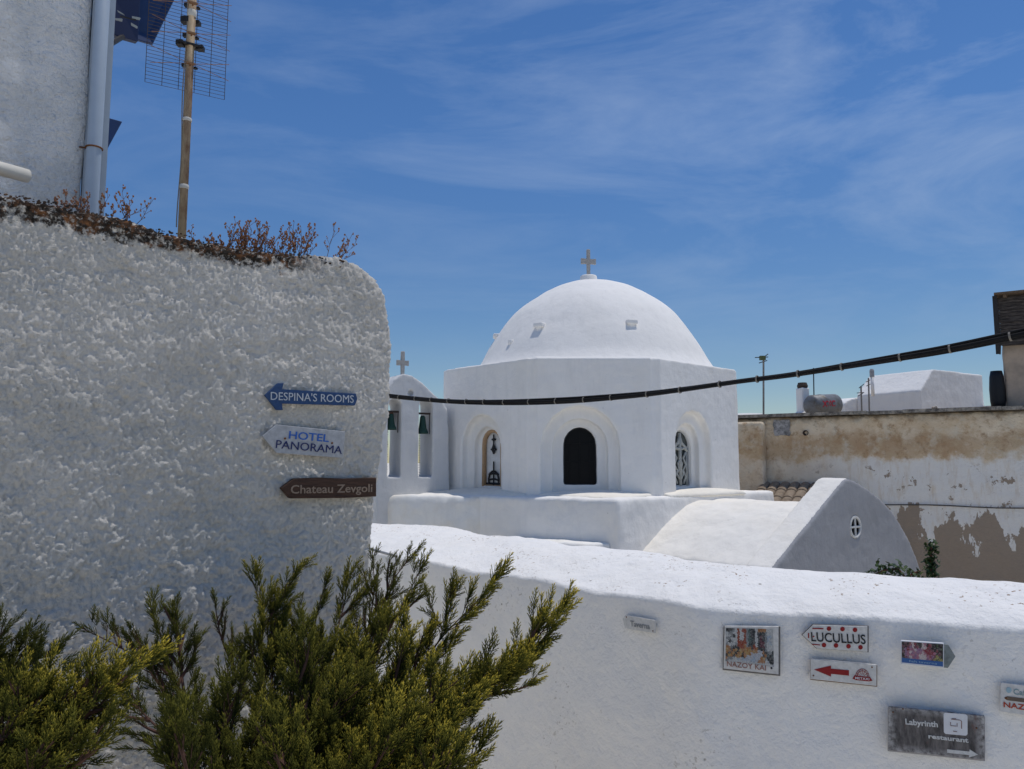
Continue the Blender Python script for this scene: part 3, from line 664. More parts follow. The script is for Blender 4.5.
link('glazing_bar', bm_mesh(bm), WFR, w)

# ---------------------------------------------------------------- front wall with the signs
near_px = [(1024, 629), (900, 619), (776, 611), (698, 605.5), (655, 599), (600, 590), (500, 573), (410, 559), (370, 551.5)]
ZN = ZE-1.15
def level(px, py, z):
    d = ray(px, py); return Vector((0, 0, ZE))+d*((z-ZE)/d.z)
NP = [level(px, py, ZN) for px, py in near_px]
ext = (NP[0]-NP[2]).normalized(); NP = [NP[0]+ext*4.0, NP[0]+ext*1.5]+NP; ext = (NP[-1]-NP[-3]).normalized(); NP += [NP[-1]+ext*2.0]
def crv(P, k):
    out = []
    for i in range(len(P)-1):
        a, b, c_, d_ = P[max(i-1, 0)], P[i], P[i+1], P[min(i+2, len(P)-1)]
        L = max(int((c_-b).length/k), 1)
        for j in range(L):
            t = j/L; out.append(.5*(2*b+(c_-a)*t+(2*a-5*b+4*c_-d_)*t*t+(-a+3*b-3*c_+d_)*t**3))
    out.append(P[-1]); return out
path = crv(NP, .035)
back_px = [(-999, 0), (370, 524), (400, 522.5), (430, 524), (470, 532), (530, 540), (620, 549), (700, 560), (775, 569.5), (850, 571.5), (920, 574), (1024, 582), (2000, 690)]
def back_y(px):
    b = back_px[1:]
    if px <= b[0][0]: return b[0][1]
    for (a0, y0), (a1, y1) in zip(b, b[1:]):
        if px <= a1:
            t = (px-a0)/(a1-a0); return y0+(y1-y0)*t
    return b[-1][1]
def pix(p):
    q = p-Vector((0, 0, ZE)); fwd = q.y*math.cos(PITCH)+q.z*math.sin(PITCH); up = -q.y*math.sin(PITCH)+q.z*math.cos(PITCH)
    return 512+F*q.x/fwd, 384.5-F*up/fwd
r_ = .05; bmw = bmesh.new(); cols = []
sm = [noise.noise(Vector((i*.012, 3, 1)))*.02 for i in range(len(path))]
for i, p in enumerate(path):
    d = (path[max(i-3, 0)]-path[min(i+3, len(path)-1)]); d.z = 0; d.normalize(); n_ = Vector((d.y, -d.x, 0))       # towards the lane
    pxi, _ = pix(p)
    zb_ = ZE-.93
    # back edge: walk inwards along -n until the point at height zb_ falls on the back line
    w = .5
    for _ in range(60):
        q = p-n_*w; q.z = zb_; qx, qy = pix(q)
        if qy <= back_y(qx): break
        w += .05
    w = min(w, 2.2); cols.append([p, n_, w])
for _ in range(12):
    ws = [c_[2] for c_ in cols]
    for i in range(len(cols)): 
        lo, hi = max(i-6, 0), min(i+7, len(cols)); cols[i][2] = sum(ws[lo:hi])/(hi-lo)
grid = []
for i, (p, n_, w) in enumerate(cols):
    pr = []
    H = ZN
    for z in np.linspace(0, H-r_, 46): pr.append((0.0+.03*(1-z/H), z))
    for t in np.linspace(0, math.pi/2*.86, 7)[1:]: pr.append((-r_+r_*math.cos(t), H-r_+r_*math.sin(t)))
    zb_ = ZE-.93; o0, z0_ = pr[-1]
    for t in np.linspace(0, 1, 26)[1:]: pr.append((o0+(-w-o0)*t, z0_+(zb_-z0_)*math.sin(t*math.pi/2)))
    for t in np.linspace(0, 1, 10)[1:]: pr.append((-w-.10*math.sin(t*math.pi/2), zb_-1.5*t))
    row = []
    for o_, z in pr:
        q = Vector((p.x, p.y, 0))+n_*o_; q.z = z
        dsp = noise.noise(q*1.3)*.024+noise.noise(q*4.1)*.011+noise.noise(q*13)*.0038
        if z < zb_-.02 or o_ > -.5:
            q += n_*dsp
        q.z += dsp*(1.4 if z > H-.1 else .2)
        row.append(bmw.verts.new(q))
    grid.append(row)
for a, b in zip(grid, grid[1:]):
    for j in range(len(a)-1): bmw.faces.new((a[j], b[j], b[j+1], a[j+1]))
FW = Mat('front_wall_lime', (.8, .8, .79), .9, spec=.15)
c = FW.mix(FW.rng(FW.noise(1.3, 5, .6), .5, .75, 0, .35), (.88, .86, .82), (.79, .75, .68))
c = FW.mix(FW.rng(FW.noise(4, 5, .65), .45, .8, 0, .35), c, (.72, .73, .74))
chips = FW.math('MULTIPLY', FW.rng(FW.noise(26, 4, .6), .60, .64), FW.rng(FW.noise(1.9, 3, .5, FW.mapping(loc=(2.3, .3, .9))), .57, .66))
c = FW.mix(FW.math('MULTIPLY', chips, .6), c, (.46, .43, .38))
vv = FW.voro(4.5); sp = FW.math('MULTIPLY', FW.rng(vv, .07, .045), FW.rng(FW.noise(3.1, 2), .55, .59)); c = FW.mix(FW.math('MULTIPLY', sp, .8), c, (.28, .25, .21))
# brown crumbs gathered on the top
crumb = FW.math('MULTIPLY', FW.rng(FW.noise(24, 3, .6), .62, .66), FW.math('MULTIPLY', FW.rng(FW.noise(2.2, 3, .5), .5, .62), FW.rng(FW.sep()[2], ZN-.02, ZN+.05)))
c = FW.mix(crumb, c, (.25, .15, .07)); FW.color(c)
FW.bump(FW.noise(45, 5, .6), .005, .9); FW.bump(FW.math('ADD', chips, FW.math('MULTIPLY', sp, .7)), .008, -1); FW.bump(FW.noise(9, 6, .65), .03, .9)
me = bpy.data.meshes.new('m'); bmesh.ops.recalc_face_normals(bmw, faces=bmw.faces); bmw.to_mesh(me); bmw.free(); me.polygons.foreach_set('use_smooth', [True]*len(me.polygons))
wo_ = link('lane_wall', me, FW.m); tag(wo_, 'long white lane wall with a broad rounded top, carrying a row of weathered signs', 'wall')
if me.polygons[0].normal.y > 0: me.flip_normals()

# rod on the wall top
a, b = level(369, 548.5, ZN+.06), level(396.5, 556.5, ZN+.05)
bm = bmesh.new(); tube(bm, [a+(a-b)*.6, a, b], .016, 8); tag(link('metal_rod', bm_mesh(bm), plain('grey_tube', (.34, .33, .32), .5, .3, .4)), 'grey metal rod resting on the lane wall beside the rough wall', 'rod')

# ---- signs on the lane wall
A_ = NP[2]; B_ = NP[4]; SP = Plane(Vector((B_.x, B_.y, 0)), (A_.x-B_.x, A_.y-B_.y), off=.055)
A2 = NP[6]; B2 = NP[7]; SP2 = Plane(Vector((B2.x, B2.y, 0)), (A2.x-B2.x, A2.y-B2.y), off=.05)
WPAINT = plain('sign_white', (.68, .67, .64), .6, 0, .5, .0008, 22); WPAINT2 = plain('sign_white_clean', (.68, .69, .71), .5, 0, .12, 0, 12)
INK = plain('sign_black', (.03, .03, .032), .8, 0, .3, 0, 50); RED = plain('sign_red', (.28, .012, .014), .6, 0, .3, 0, 60); FADED = plain('faded_ink', (.30, .31, .31), .8, 0, .3, 0, 60)
EDGE = plain('board_edge', (.15, .14, .13), .8)
def thin_edge(e, pl, c, outline, mat=EDGE, grow=1.02):
    bm = bmesh.new(); P = [pl.loc(*p, c) for p in outline]; m_ = sum(P, Vector((0, 0)))/len(P)
    prism(bm, [Vector((*(m_+(p-m_)*grow), -.024)) for p in P], Vector((0, 0, .016))); link('backing', bm_mesh(bm), mat, e, world=False)
# small blank-looking sign
o_ = [(622.5, 619), (625.5, 614.5), (655, 620.5), (655, 633.5), (625, 628.5)]
e, c = sign(SP2, o_, WPAINT, 'arrow_sign', 'small white arrow board with almost faded lettering, leftmost on the lane wall', .015)
add_text(e, SP2, c, 'Taverna', (630.5, 626), (650, 629.2), 5.5, FADED, bold=.015)
screws(e, SP2, c, [(626.5, 617), (653, 631)], .006)
# taverna picture sign
o_ = [(724.5, 626), (778.5, 626.5), (778.5, 674.5), (723.5, 668.5)]
e, c = sign(SP, o_, WPAINT, 'picture_sign', 'square painted board showing a taverna terrace with red doors on the lane wall', .02)
thin_edge(e, SP, c, [(724, 627), (779.5, 627.5), (779.5, 675.8), (723, 669.8)])
pal = {'w': (.52, .53, .52), 'g': (.22, .24, .25), 'k': (.03, .035, .04), 'r': (.28, .05, .02), 'o': (.38, .17, .06), 't': (.06, .10, .10), 'y': (.42, .27, .10), 'b': (.35, .42, .50), 'm': (.12, .03, .05), 's': (.44, .46, .50)}
rows = ['kkkgwrwrrgtkkwoooowww', 'wggwwrwwrgtkkwkkkgwww', 'wwgkwrwwrgtkkwkmkgbbw', 'ggwwwrwwrgttkwkmkgbww', 'wkgwwrrrrgtkkwkmmgwbw', 'gwwwgrrrogkkrwkmmgwww', 'oogkkkrroookrokkkgwww', 'yokoykyoyoyoyossokggk', 'okoykoykoyossssskotkt', 'kyokoyokosssbssoygkkk', 'oggwwbwbbssbbsooowskk', 'gwwwwwwwwwwwwwwwwwwws']
mosaic(e, SP, c, [(726, 628), (773, 629), (774, 667), (725.5, 661)], rows, pal, 'painting', .0016)
add_text(e, SP, c, 'NAZOY KAI', (727, 666), (766, 670.5), 5.2, plain('faded_rust', (.33, .16, .12), .8, 0, .4, 0, 60), bold=.005)
screws(e, SP, c, [(771.5, 668)], .008, INK)
# LUCULLUS
o_ = [(802.5, 635), (813, 625), (867.5, 626.5), (867.5, 652), (817, 648.5)]
e, c = sign(SP, o_, WPAINT, 'arrow_sign', 'white arrow board with black capitals LUCULLUS between red dots', .018)
thin_edge(e, SP, c, o_, grow=1.035)
add_text(e, SP, c, 'LUCULLUS', (811.5, 641), (866, 644), 9.0, INK, bold=.012)
for k, (px, py) in enumerate([(829, 628.6), (842.5, 629), (855, 629.8), (824, 645), (836, 645.4), (848.5, 646.2), (860.5, 647.2), (813.6, 636.5)]):
    rr_ = 2.3 if k < 7 else .8
    flat_poly(e, SP, c, [(px+rr_*math.cos(t), py+rr_*math.sin(t)) for t in np.linspace(0, 2*math.pi, 17)[:-1]], RED, 'red_dot')
flat_poly(e, SP, c, [(812.5, 627.8), (823.5, 628), (823.5, 629.2), (812.5, 629)], RED, 'red_stripe'); flat_poly(e, SP, c, [(812, 643.6), (820, 644.4), (820, 645.4), (812, 644.6)], RED, 'red_stripe')
flat_poly(e, SP, c, [(808, 633), (809.2, 633), (809.2, 638), (808, 638)], RED, 'red_stripe')
# red arrow sign
o_ = [(810.5, 658.8), (876.5, 664.8), (876.5, 686), (810.5, 679)]
e, c = sign(SP, o_, WPAINT, 'direction_sign', 'white board with a bold red arrow pointing left and a small red emblem', .018)
thin_edge(e, SP, c, [(810.5, 660), (877, 666), (877, 687), (810.5, 680)], plain('rust_edge', (.20, .13, .08), .8), 1.01)
flat_poly(e, SP, c, [(814, 669.5), (831, 665.5), (831, 668.6), (849, 670.2), (849, 675.6), (831, 673.8), (831, 676.6)], RED, 'arrow')
for r0 in (7.2, 5.6): 
    bm = bmesh.new(); P = [Vector((*SP.loc(862.3+r0*math.cos(t)*.95, 677.2-r0*1.15*math.sin(t), c), .003)) for t in np.linspace(0, math.pi, 15)]
    tube(bm, P, .0022, 4); link('emblem_arc', bm_mesh(bm), RED, e, world=False)
bm = bmesh.new()
for t in (.5, 1.05, 1.57, 2.1, 2.65): tube(bm, [Vector((*SP.loc(862.3+2.0*math.cos(t), 676.5-2.2*math.sin(t), c), .003)), Vector((*SP.loc(862.3+6.8*math.cos(t), 676.5-7.8*math.sin(t), c), .003))], .0018, 4)
link('emblem_rays', bm_mesh(bm), RED, e, world=False)
flat_poly(e, SP, c, [(852.5, 678.6), (854.5, 675.2), (870, 677), (872.5, 680.6), (869, 681.4), (856, 680)], RED, 'emblem_banner')
add_text(e, SP, c, 'METAXI', (855.2, 678.9), (869.3, 680.2), 2.4, WPAINT2, 'emblem_lettering', .01, .0042)
screws(e, SP, c, [(813.5, 675.5), (872, 667.2)], .006)
# photo sign in front of an old arrow board
o_ = [(943, 644), (948.5, 645), (955.5, 656.5), (948, 668), (942, 667.5), (915, 664), (915, 645)]
e, c = sign(SP, o_, plain('old_grey_board', (.25, .28, .27), .8, 0, .8, .001, 25), 'arrow_sign', 'old grey-green arrow board half hidden behind the small photo panel', .015)
SPf = Plane(SP.p0, SP.u, off=.04)
o_ = [(901, 640.5), (944, 643.3), (944, 668), (901, 664)]
e, c = sign(SPf, o_, WPAINT2, 'photo_sign', 'small panel with a colourful food photograph over a blue strip', .025)
pal2 = {'k': (.03, .02, .02), 'r': (.25, .03, .05), 'p': (.40, .15, .22), 'w': (.60, .50, .48), 'g': (.06, .10, .04), 'm': (.16, .06, .08), 'v': (.28, .14, .25), 'y': (.30, .26, .08)}
rows = ['kmkrwrkkwpkrkkgkk', 'mkmvwmrkwwrmkkkkg', 'kvrppwvvprrrmkrkk', 'mvpwvpvpwprrrpkmk', 'kvpppvpwwwprvmygk', 'kmvwpvpwwwvpmygyy']
mosaic(e, SPf, c, [(901.8, 641.5), (943, 644.2), (943, 661.6), (901.8, 657.6)], rows, pal2, 'photograph', .0016, seed=4)
flat_poly(e, SPf, c, [(901.8, 657.7), (943, 661.7), (943, 666.6), (901.8, 662.3)], plain('blue_strip', (.035, .11, .30), .5), 'blue_strip', .0016)
add_text(e, SPf, c, 'fish taverna', (909, 661.8), (937, 664.4), 2.2, plain('pale_blue_ink', (.25, .4, .55), .6), bold=0, lift=.0035)
# labyrinth board
o_ = [(888.5, 706.5), (984.5, 716), (984.5, 760), (888, 750)]
LB = Mat('weathered_board', (.2, .19, .18), .75)
cc = LB.mix(LB.rng(LB.noise(9, 6, .7, LB.mapping((2.4, .6, 1))), .38, .62), (.05, .046, .045), (.17, .155, .148))
cc = LB.mix(LB.rng(LB.noise(7, 5, .6, LB.mapping((3.2, .8, 1), loc=(2, 5, 1))), .6, .70, 0, .8), cc, (.14, .065, .05)); 
lx, ly, lz = LB.sep(); edge = LB.math('MAXIMUM', LB.rng(LB.math('ABSOLUTE', lx), .235, .30), LB.rng(LB.math('ABSOLUTE', ly), .10, .165)); 
cc = LB.mix(LB.math('MULTIPLY', edge, LB.rng(LB.noise(22, 5, .7), .38, .58)), cc, (.46, .45, .44)); LB.color(cc)
e, c = sign(SP, o_, LB.m, 'restaurant_sign', 'large dark weathered board with faded white lettering and a maze emblem', .02)
thin_edge(e, SP, c, [(888.5, 708), (985, 718), (985, 761.5), (888, 751.5)], plain('grey_edge', (.35, .33, .32), .8), 1.005)
FWHITE = plain('faded_white', (.66, .66, .64), .8, 0, .5, 0, 70)
add_text(e, SP, c, 'Labyrinth', (905.5, 724), (938, 727), 5.4, FWHITE, bold=.03)
add_text(e, SP, c, 'restaurant', (928.5, 738), (968.5, 742.4), 4.4, FWHITE, bold=.03)
flat_poly(e, SP, c, [(943.5, 714), (945, 712.5), (966, 714.3), (967.5, 716), (967.5, 734), (966, 735.6), (945.5, 733.8), (943.8, 732)], WPAINT2, 'emblem_panel', .0015)
bm = bmesh.new()
for seg_ in ([(951, 719), (960, 720), (961.5, 721), (961.5, 728.5)], [(950.5, 722), (950.5, 725.5), (956, 726)], [(952, 718.5), (956, 718.5)], [(953, 731), (957, 731.4)], [(957, 723), (957, 726.5)]):
    tube(bm, [Vector((*SP.loc(*p, c), .004)) for p in seg_], .0028, 4)
link('maze_emblem', bm_mesh(bm), plain('maze_brown', (.22, .14, .13), .8), e, world=False)
flat_poly(e, SP, c, [(947, 749.2), (969.5, 751.4), (969.5, 749.2), (978, 754.6), (969, 757.2), (969, 755), (947, 752.6)], FWHITE, 'arrow', .0018)
screws(e, SP, c, [(893, 712), (976.5, 728), (903, 708.8)], .006)
# sign cut by the photo's right edge
o_ = [(1001, 682.5), (1062, 689.5), (1062, 721), (1000, 711.5)]
e, c = sign(SP, o_, WPAINT, 'direction_sign', 'pale board with red lettering and a brown arrow, rightmost on the lane wall', .018)
add_text(e, SP, c, 'Cafe Bar', (1013.5, 694.2), (1044, 698), 5.6, plain('grey_blue_ink', (.22, .32, .34), .7), bold=.01)
flat_poly(e, SP, c, [(1008.8+2.8*math.cos(t), 690+2.9*math.sin(t)) for t in np.linspace(0, 2*math.pi, 17)[:-1]], plain('pale_blue_dot', (.3, .44, .50), .7), 'blue_disc')
flat_poly(e, SP, c, [(1004, 698), (1007, 696.2), (1050, 701.5), (1050, 705.5), (1007, 700.2)], plain('brown_arrow', (.16, .12, .09), .8, 0, .5, 0, 40), 'arrow')
add_text(e, SP, c, 'NAZOY', (1003.5, 706.8), (1040, 712), 5.2, plain('orange_red', (.38, .06, .03), .7), bold=.02)
screws(e, SP, c, [(1006, 698)], .008)

# ---------------------------------------------------------------- rough wall on the left
RP = Plane((-1.06, 4.2, 0), (.82, .57))
rw_o = [(-260, 150), (-120, 172), (0, 191), (40, 199), (80, 207), (130, 217), (165, 230), (200, 240), (250, 247), (300, 252), (340, 256), (362, 264), (377, 276), (388, 296), (392.5, 325), (391, 370), (385, 430), (378, 480), (371, 530), (367, 590), (365, 660)]
R3 = [RP.hit(*p) for p in rw_o]; R3 = [fz(R3[0], ZE-2.2)]+R3+[fz(R3[-1], ZE-2.2)]
bm = bmesh.new(); prism(bm, R3, -RP.n*.95)
T4 = tex('stucco_patch', 'CLOUDS', noise_scale=.075, noise_depth=3); T1 = tex('stucco_big', 'CLOUDS', noise_scale=.26, noise_depth=3); T2 = tex('stucco_mid', 'CLOUDS', noise_scale=.019, noise_depth=3, noise_type='SOFT_NOISE'); T3 = tex('stucco_grain', 'CLOUDS', noise_scale=.016, noise_depth=1)
me = plastered(bm_mesh(bm), .0092, 16, 0, 0, extra=[('DISPLACE', dict(texture=T1, strength=.04, mid_level=.5, texture_coords='LOCAL')), ('DISPLACE', dict(texture=T4, strength=.024, mid_level=.5, texture_coords='LOCAL')),
    ('DISPLACE', dict(texture=T3, strength=.010, mid_level=.5, texture_coords='LOCAL')), ('DISPLACE', dict(texture=T2, strength=.026, mid_level=.35, texture_coords='LOCAL'))])
nv_ = len(me.vertices); co = np.zeros(nv_*3, np.float32); me.vertices.foreach_get('co', co); co = co.reshape(-1, 3)
lean = np.clip(co[:, 2]-(ZE+.42), 0, None)**1.5*.10; co[:, 0] -= RP.n.x*lean; co[:, 1] -= RP.n.y*lean; me.vertices.foreach_set('co', co.ravel()); me.update()
ST = Mat('rough_stucco', (.6, .59, .57), 1.0, spec=.02)
c = ST.mix(ST.rng(ST.noise(2.0, 5, .6), .4, .7), (.70, .655, .58), (.57, .54, .48))
c = ST.mix(ST.rng(ST.noise(30, 5, .65), .5, .7, 0, .45), c, (.76, .72, .64)); c = ST.mix(ST.rng(ST.noise(38, 5, .7), .44, .34, 0, .3), c, (.46, .43, .39)); c = ST.mix(ST.rng(ST.noise(3.5, 5, .65, ST.mapping((1.6, 1.6, .6))), .52, .72, 0, .35), c, (.50, .49, .46))
# damp dark lichen and litter lying along the top lip
zx = ST.math('ADD', ST.math('MULTIPLY', ST.sep()[0], -.0), ST.sep()[2])
geo = ST.n('ShaderNodeNewGeometry'); nzv = ST.sep(geo.outputs['Normal'])[2]
edgez = ST.math('SUBTRACT', zx, ST.math('ADD', ST.math('MULTIPLY', ST.math('MINIMUM', ST.sep()[0], -1.2), -.045), ZE+.925))
lmask = ST.rng(ST.math('ADD', edgez, ST.math('MULTIPLY', ST.math('SUBTRACT', ST.noise(9, 5, .7), .5), .26)), .07, .10)
lmask = ST.math('MULTIPLY', lmask, ST.rng(ST.sep()[0], -1.05, -1.25)); lmask = ST.math('MULTIPLY', lmask, ST.rng(ST.noise(34, 5, .7), .38, .50))
lcol = ST.mix(ST.rng(ST.noise(13, 4, .6), .5, .6), (.05, .042, .035), (.20, .095, .045))
c = ST.mix(lmask, c, lcol); ST.color(c)
ST.bump(ST.noise(130, 5, .7), .007, 1); wv = ST.n('ShaderNodeVectorMath', operation='ADD'); nv = ST.n('ShaderNodeTexNoise'); nv.inputs['Scale'].default_value = 25; ST.l(ST.pos, nv.inputs['Vector']); sv_ = ST.n('ShaderNodeVectorMath', operation='SCALE'); sv_.inputs['Scale'].default_value = .035; ST.l(nv.outputs['Color'], sv_.inputs[0]); ST.l(ST.pos, wv.inputs[0]); ST.l(sv_.outputs[0], wv.inputs[1]); v1 = ST.voro(36, wv.outputs[0]); v2 = ST.voro(85, wv.outputs[0]); ST.bump(ST.math('MULTIPLY', v1, ST.rng(ST.noise(6, 4, .6), .35, .6, .3, 1)), .007, -1); ST.bump(v2, .003, -1); ST.bump(ST.noise(34, 6, .6), .014, .8); ST.bump(ST.noise(70, 5, .6), .006, .8)
tag(link('rough_wall', me, ST.m), 'tall rough stucco wall with rounded corner carrying three arrow signs', 'wall')
print('rough wall polys', len(me.polygons))

# ---- signs on the rough wall
RS = Plane(RP.p0, RP.u, off=.055)
BLUE = plain('sign_blue', (.035, .08, .19), .7, 0, .6, .001, 40); PALE = plain('pale_letter', (.52, .55, .58), .7, 0, .3, 0, 80)
o_ = [(265, 395), (278, 383), (284, 383), (281.5, 389.5), (356, 393.5), (357.5, 399), (355, 405.5), (281.5, 403), (283, 410), (277, 410)]
e, c = sign(RS, o_, BLUE, 'arrow_sign', "blue wooden arrow board lettered DESPINA'S ROOMS, topmost of three", .022)
add_text(e, RS, c, "DESPINA'S ROOMS", (270.5, 399.8), (353.5, 402.8), 8.0, PALE, bold=.0)
o_ = [(262.5, 436), (276, 424.5), (345.5, 431.5), (343, 458), (277, 453)]
e, c = sign(RS, o_, plain('grey_white_board', (.48, .48, .48), .8, 0, .6, .001, 25), 'arrow_sign', 'off-white arrow board lettered HOTEL PANORAMA in blue, middle of three', .022)
add_text(e, RS, c, 'HOTEL', (288.5, 438.5), (328.5, 442), 7.6, plain('blue_letter', (.03, .12, .42), .6), bold=.012)
add_text(e, RS, c, 'PANORAMA', (275.5, 448), (341.5, 454), 8.2, plain('navy_letter', (.02, .028, .11), .7), bold=.0)
screws(e, RS, c, [(285, 438.5), (332, 443)], .006)
o_ = [(281, 488), (294, 478.5), (318, 477.5), (345, 478.5), (376.5, 477.5), (376.5, 496.5), (345, 498), (290, 498.5)]
WOOD = Mat('brown_wood', (.10, .055, .035), .8); WOOD.color(WOOD.mix(WOOD.rng(WOOD.noise(16, 6, .7, WOOD.mapping((.5, 5, 1))), .35, .65), (.085, .042, .026), (.035, .02, .014))); WOOD.bump(WOOD.noise(30, 5, .6, WOOD.mapping((.5, 5, 1))), .004)
e, c = sign(RS, o_, WOOD.m, 'arrow_sign', 'carved brown wooden arrow board lettered Chateau Zevgoli, lowest of three', .035, bevel=.004)
add_text(e, RS, c, 'Chateau Zevgoli', (290.5, 493.5), (372, 491.8), 8.4, plain('tan_letter', (.30, .22, .16), .8, 0, .4, 0, 60), bold=.012)

# ---------------------------------------------------------------- house above the rough wall
hp = at(92, 100, 4.95); HP = Plane(fz(hp, 0), (.82, .57))
HT = ZE+7.5
ST2 = Mat('grey_stucco', (.6, .61, .63), 1.0, spec=.02); c = ST2.mix(ST2.rng(ST2.noise(3, 5, .65), .4, .65), (.82, .80, .76), (.60, .60, .58)); c = ST2.mix(ST2.rng(ST2.noise(26, 4), .42, .66, 0, .5), c, (.76, .77, .77)); ST2.color(c)
ST2.bump(ST2.noise(60, 5, .65), .012, 1); ST2.bump(ST2.noise(24, 4, .55), .035, 1)
house = empty('upper_house', fz(HP.hit(40, 120), 0), 'tall grey stucco house with pale corner boards above the rough wall', 'house')
hx = HP.hit(93.5, 0); e1 = fz(hx, 0)
bm = bmesh.new(); prism(bm, [e1, e1-HP.u*3.6, e1-HP.u*3.6-HP.n*4.5, e1-HP.n*4.5], Vector((0, 0, HT)))
link('wall', plastered(bm_mesh(bm), .05, 2, .04, .012), ST2.m, house)
bm = bmesh.new(); BB = plain('painted_board', (.40, .46, .52), .6, 0, .15, .001, 8)
w_b = (HP.hit(113, 0)-HP.hit(100, 0)).dot(HP.u)
prism(bm, [e1+HP.n*-.02, e1+HP.u*(w_b+.06)+HP.n*-.02, e1+HP.u*(w_b+.06)-HP.n*.12, e1-HP.n*.12], Vector((0, 0, HT-.3)))
link('corner_board', bm_mesh(bm), BB, house)
dpz0 = HP.hit(85, 205).z; dc = e1+HP.u*.052+HP.n*.035
pipe_e = link('downpipe', None, None, None) if False else None
bm = bmesh.new(); tube(bm, [fz(dc, .8), fz(dc, HT-.2)], .046, 20); dpipe = link('downpipe', bm_mesh(bm, True), plain('pipe_paint', (.38, .45, .53), .5, 0, .12, 0, 8), house)
bm = bmesh.new(); zc = HP.hit(84, 148).z
tube(bm, [fz(dc, zc)+(HP.u*math.cos(t)+HP.n*math.sin(t))*.05+HP.u*(0 if -1 < math.cos(t) else 0) for t in np.linspace(-.6, math.pi+.5, 18)]+[fz(dc, zc)-HP.u*.085-HP.n*.03], .006, 6)
link('clamp', bm_mesh(bm), RUST, dpipe)
# overflow pipe
a = RP.hit(-20, 168)-RP.n*.25; b = at(27, 176, 3.9); a = at(-60, 152, 3.5)
bm = bmesh.new(); dd = (b-a).normalized()
for k in range(1): lathe(bm, [(.028, 0), (.036, 0), (.036, (b-a).length), (.030, (b-a).length), (.028, (b-a).length-.12), (0, (b-a).length-.12)], None, 24, axis=Matrix.Translation(a) @ dd.to_track_quat('Z', 'Y').to_matrix().to_4x4())
tag(link('drain_pipe', bm_mesh(bm, True), plain('pvc', (.72, .68, .58), .45, 0, .15)), 'short cream plastic drain pipe lying on top of the rough wall', 'pipe')
# blue shutters standing out beyond the house corner
BSH = plain('blue_paint', (.010, .035, .12), .45, 0, .3, .001, 10)
def panel(name, pts, t, label, parent=None):
    P = [at(*p) for p in pts]; n_ = (P[1]-P[0]).cross(P[2]-P[0]).normalized(); bm = bmesh.new(); prism(bm, P, n_*t)
    bmesh.ops.bevel(bm, geom=list(bm.edges), offset=.004, segments=1, affect='EDGES'); return P, n_, bm_mesh(bm)
e = empty('wooden_shutter', at(130, -40, 5.6), 'large dark blue propped shutter with pale slots beyond the house corner', 'shutter')
P, n_, me = panel('s', [(98, -75, 5.35), (215, -85, 5.75), (152.5, 44, 5.55), (98, 28, 5.2)], .03, '')
link('leaf', me, BSH, e)
P, n_, me = panel('s', [(100, -30, 5.15), (142, -25, 5.35), (138, 41.5, 5.35), (100, 31, 5.15)], .05, ''); link('frame', me, plain('blue_paint_dark', (.006, .018, .07), .5), e)
SL = plain('pale_slots', (.30, .33, .33), .7)
for q4 in ([(117, 10), (123, 13.5), (124.5, 15), (118, 12)], [(114.5, 18), (122, 18.5), (121.5, 21), (115, 19.6)], [(132, 16), (140, 17.5), (139, 19.5), (132, 18)], [(131, 22.5), (137, 26), (136.5, 28), (131, 25)]):
    bm = bmesh.new(); prism(bm, [at(x, y, 5.08+(x-110)*.004) for x, y in q4], Vector((0, .01, 0))); link('slot', bm_mesh(bm), SL, e)
bm = bmesh.new(); tube(bm, [at(104, 48, 5.0), at(124, 36, 5.3)], .018, 6); tube(bm, [at(120, 16, 5.08), at(136, 20, 5.16)], .006, 5); link('prop', bm_mesh(bm), DARKMETAL, e)
e = empty('wooden_shutter', at(105, 140, 5.5), 'small dark blue shutter corner low behind the house corner boards', 'shutter')
P, n_, me = panel('s', [(88, 112, 5.5), (122.5, 121.5, 5.7), (107, 150, 5.6), (88, 168, 5.4)], .03, ''); link('leaf', me, BSH, e)

# ---------------------------------------------------------------- television antenna
ab = at(182, 232, 5.0); atp = at(194.5, -70, 5.0); atp.x = ab.x; atp.y = ab.y
tv = empty('grid_antenna', ab-Vector((0, 0, .15)), 'rusty mast with a wire grid television antenna behind the rough wall top', 'antenna')
MA = Mat('rusty_mast', (.3, .2, .12), .7, .2); MA.color(MA.mix(MA.rng(MA.noise(9, 6, .7, MA.mapping((1, 1, .3))), .42, .62), (.40, .31, .20), (.17, .09, .05))); MA.bump(MA.noise(60, 4), .001)
bm = bmesh.new(); tube(bm, [ab-Vector((0, 0, .5)), atp], .027, 14); link('mast', bm_mesh(bm, True), MA.m, tv)
bm = bmesh.new(); WT = plain('white_tape', (.6, .58, .52), .8, 0, .2)
for py, h in ((14, .05), (120, .025), (187, .03)):
    bm = bmesh.new(); p = at(186, py, 5.0); p.x = ab.x; p.y = ab.y; lathe(bm, [(.0275, -h/2), (.031, -h/2+.004), (.031, h/2-.004), (.0275, h/2)], p, 14)
    link('tape', bm_mesh(bm, True), WT, tv)
bm = bmesh.new()
gu = Vector((.86, .50, 0)).normalized(); gn = Vector((gu.y, -gu.x, 0)); GP = Plane(Vector((ab.x, ab.y, 0)), gu, off=-.10)
zb_ = GP.hit(186, 91).z; zt_ = zb_+1.3
xs = [(GP.hit(x, 60)-GP.p0).dot(gu) for x in (146, 163, 179.5, 195.5, 211, 226)]
for x in xs: tube(bm, [GP.p0+gu*x+Vector((0, 0, zb_)), GP.p0+gu*x+Vector((0, 0, zt_))], .0022, 4)
z = zb_; k = 0
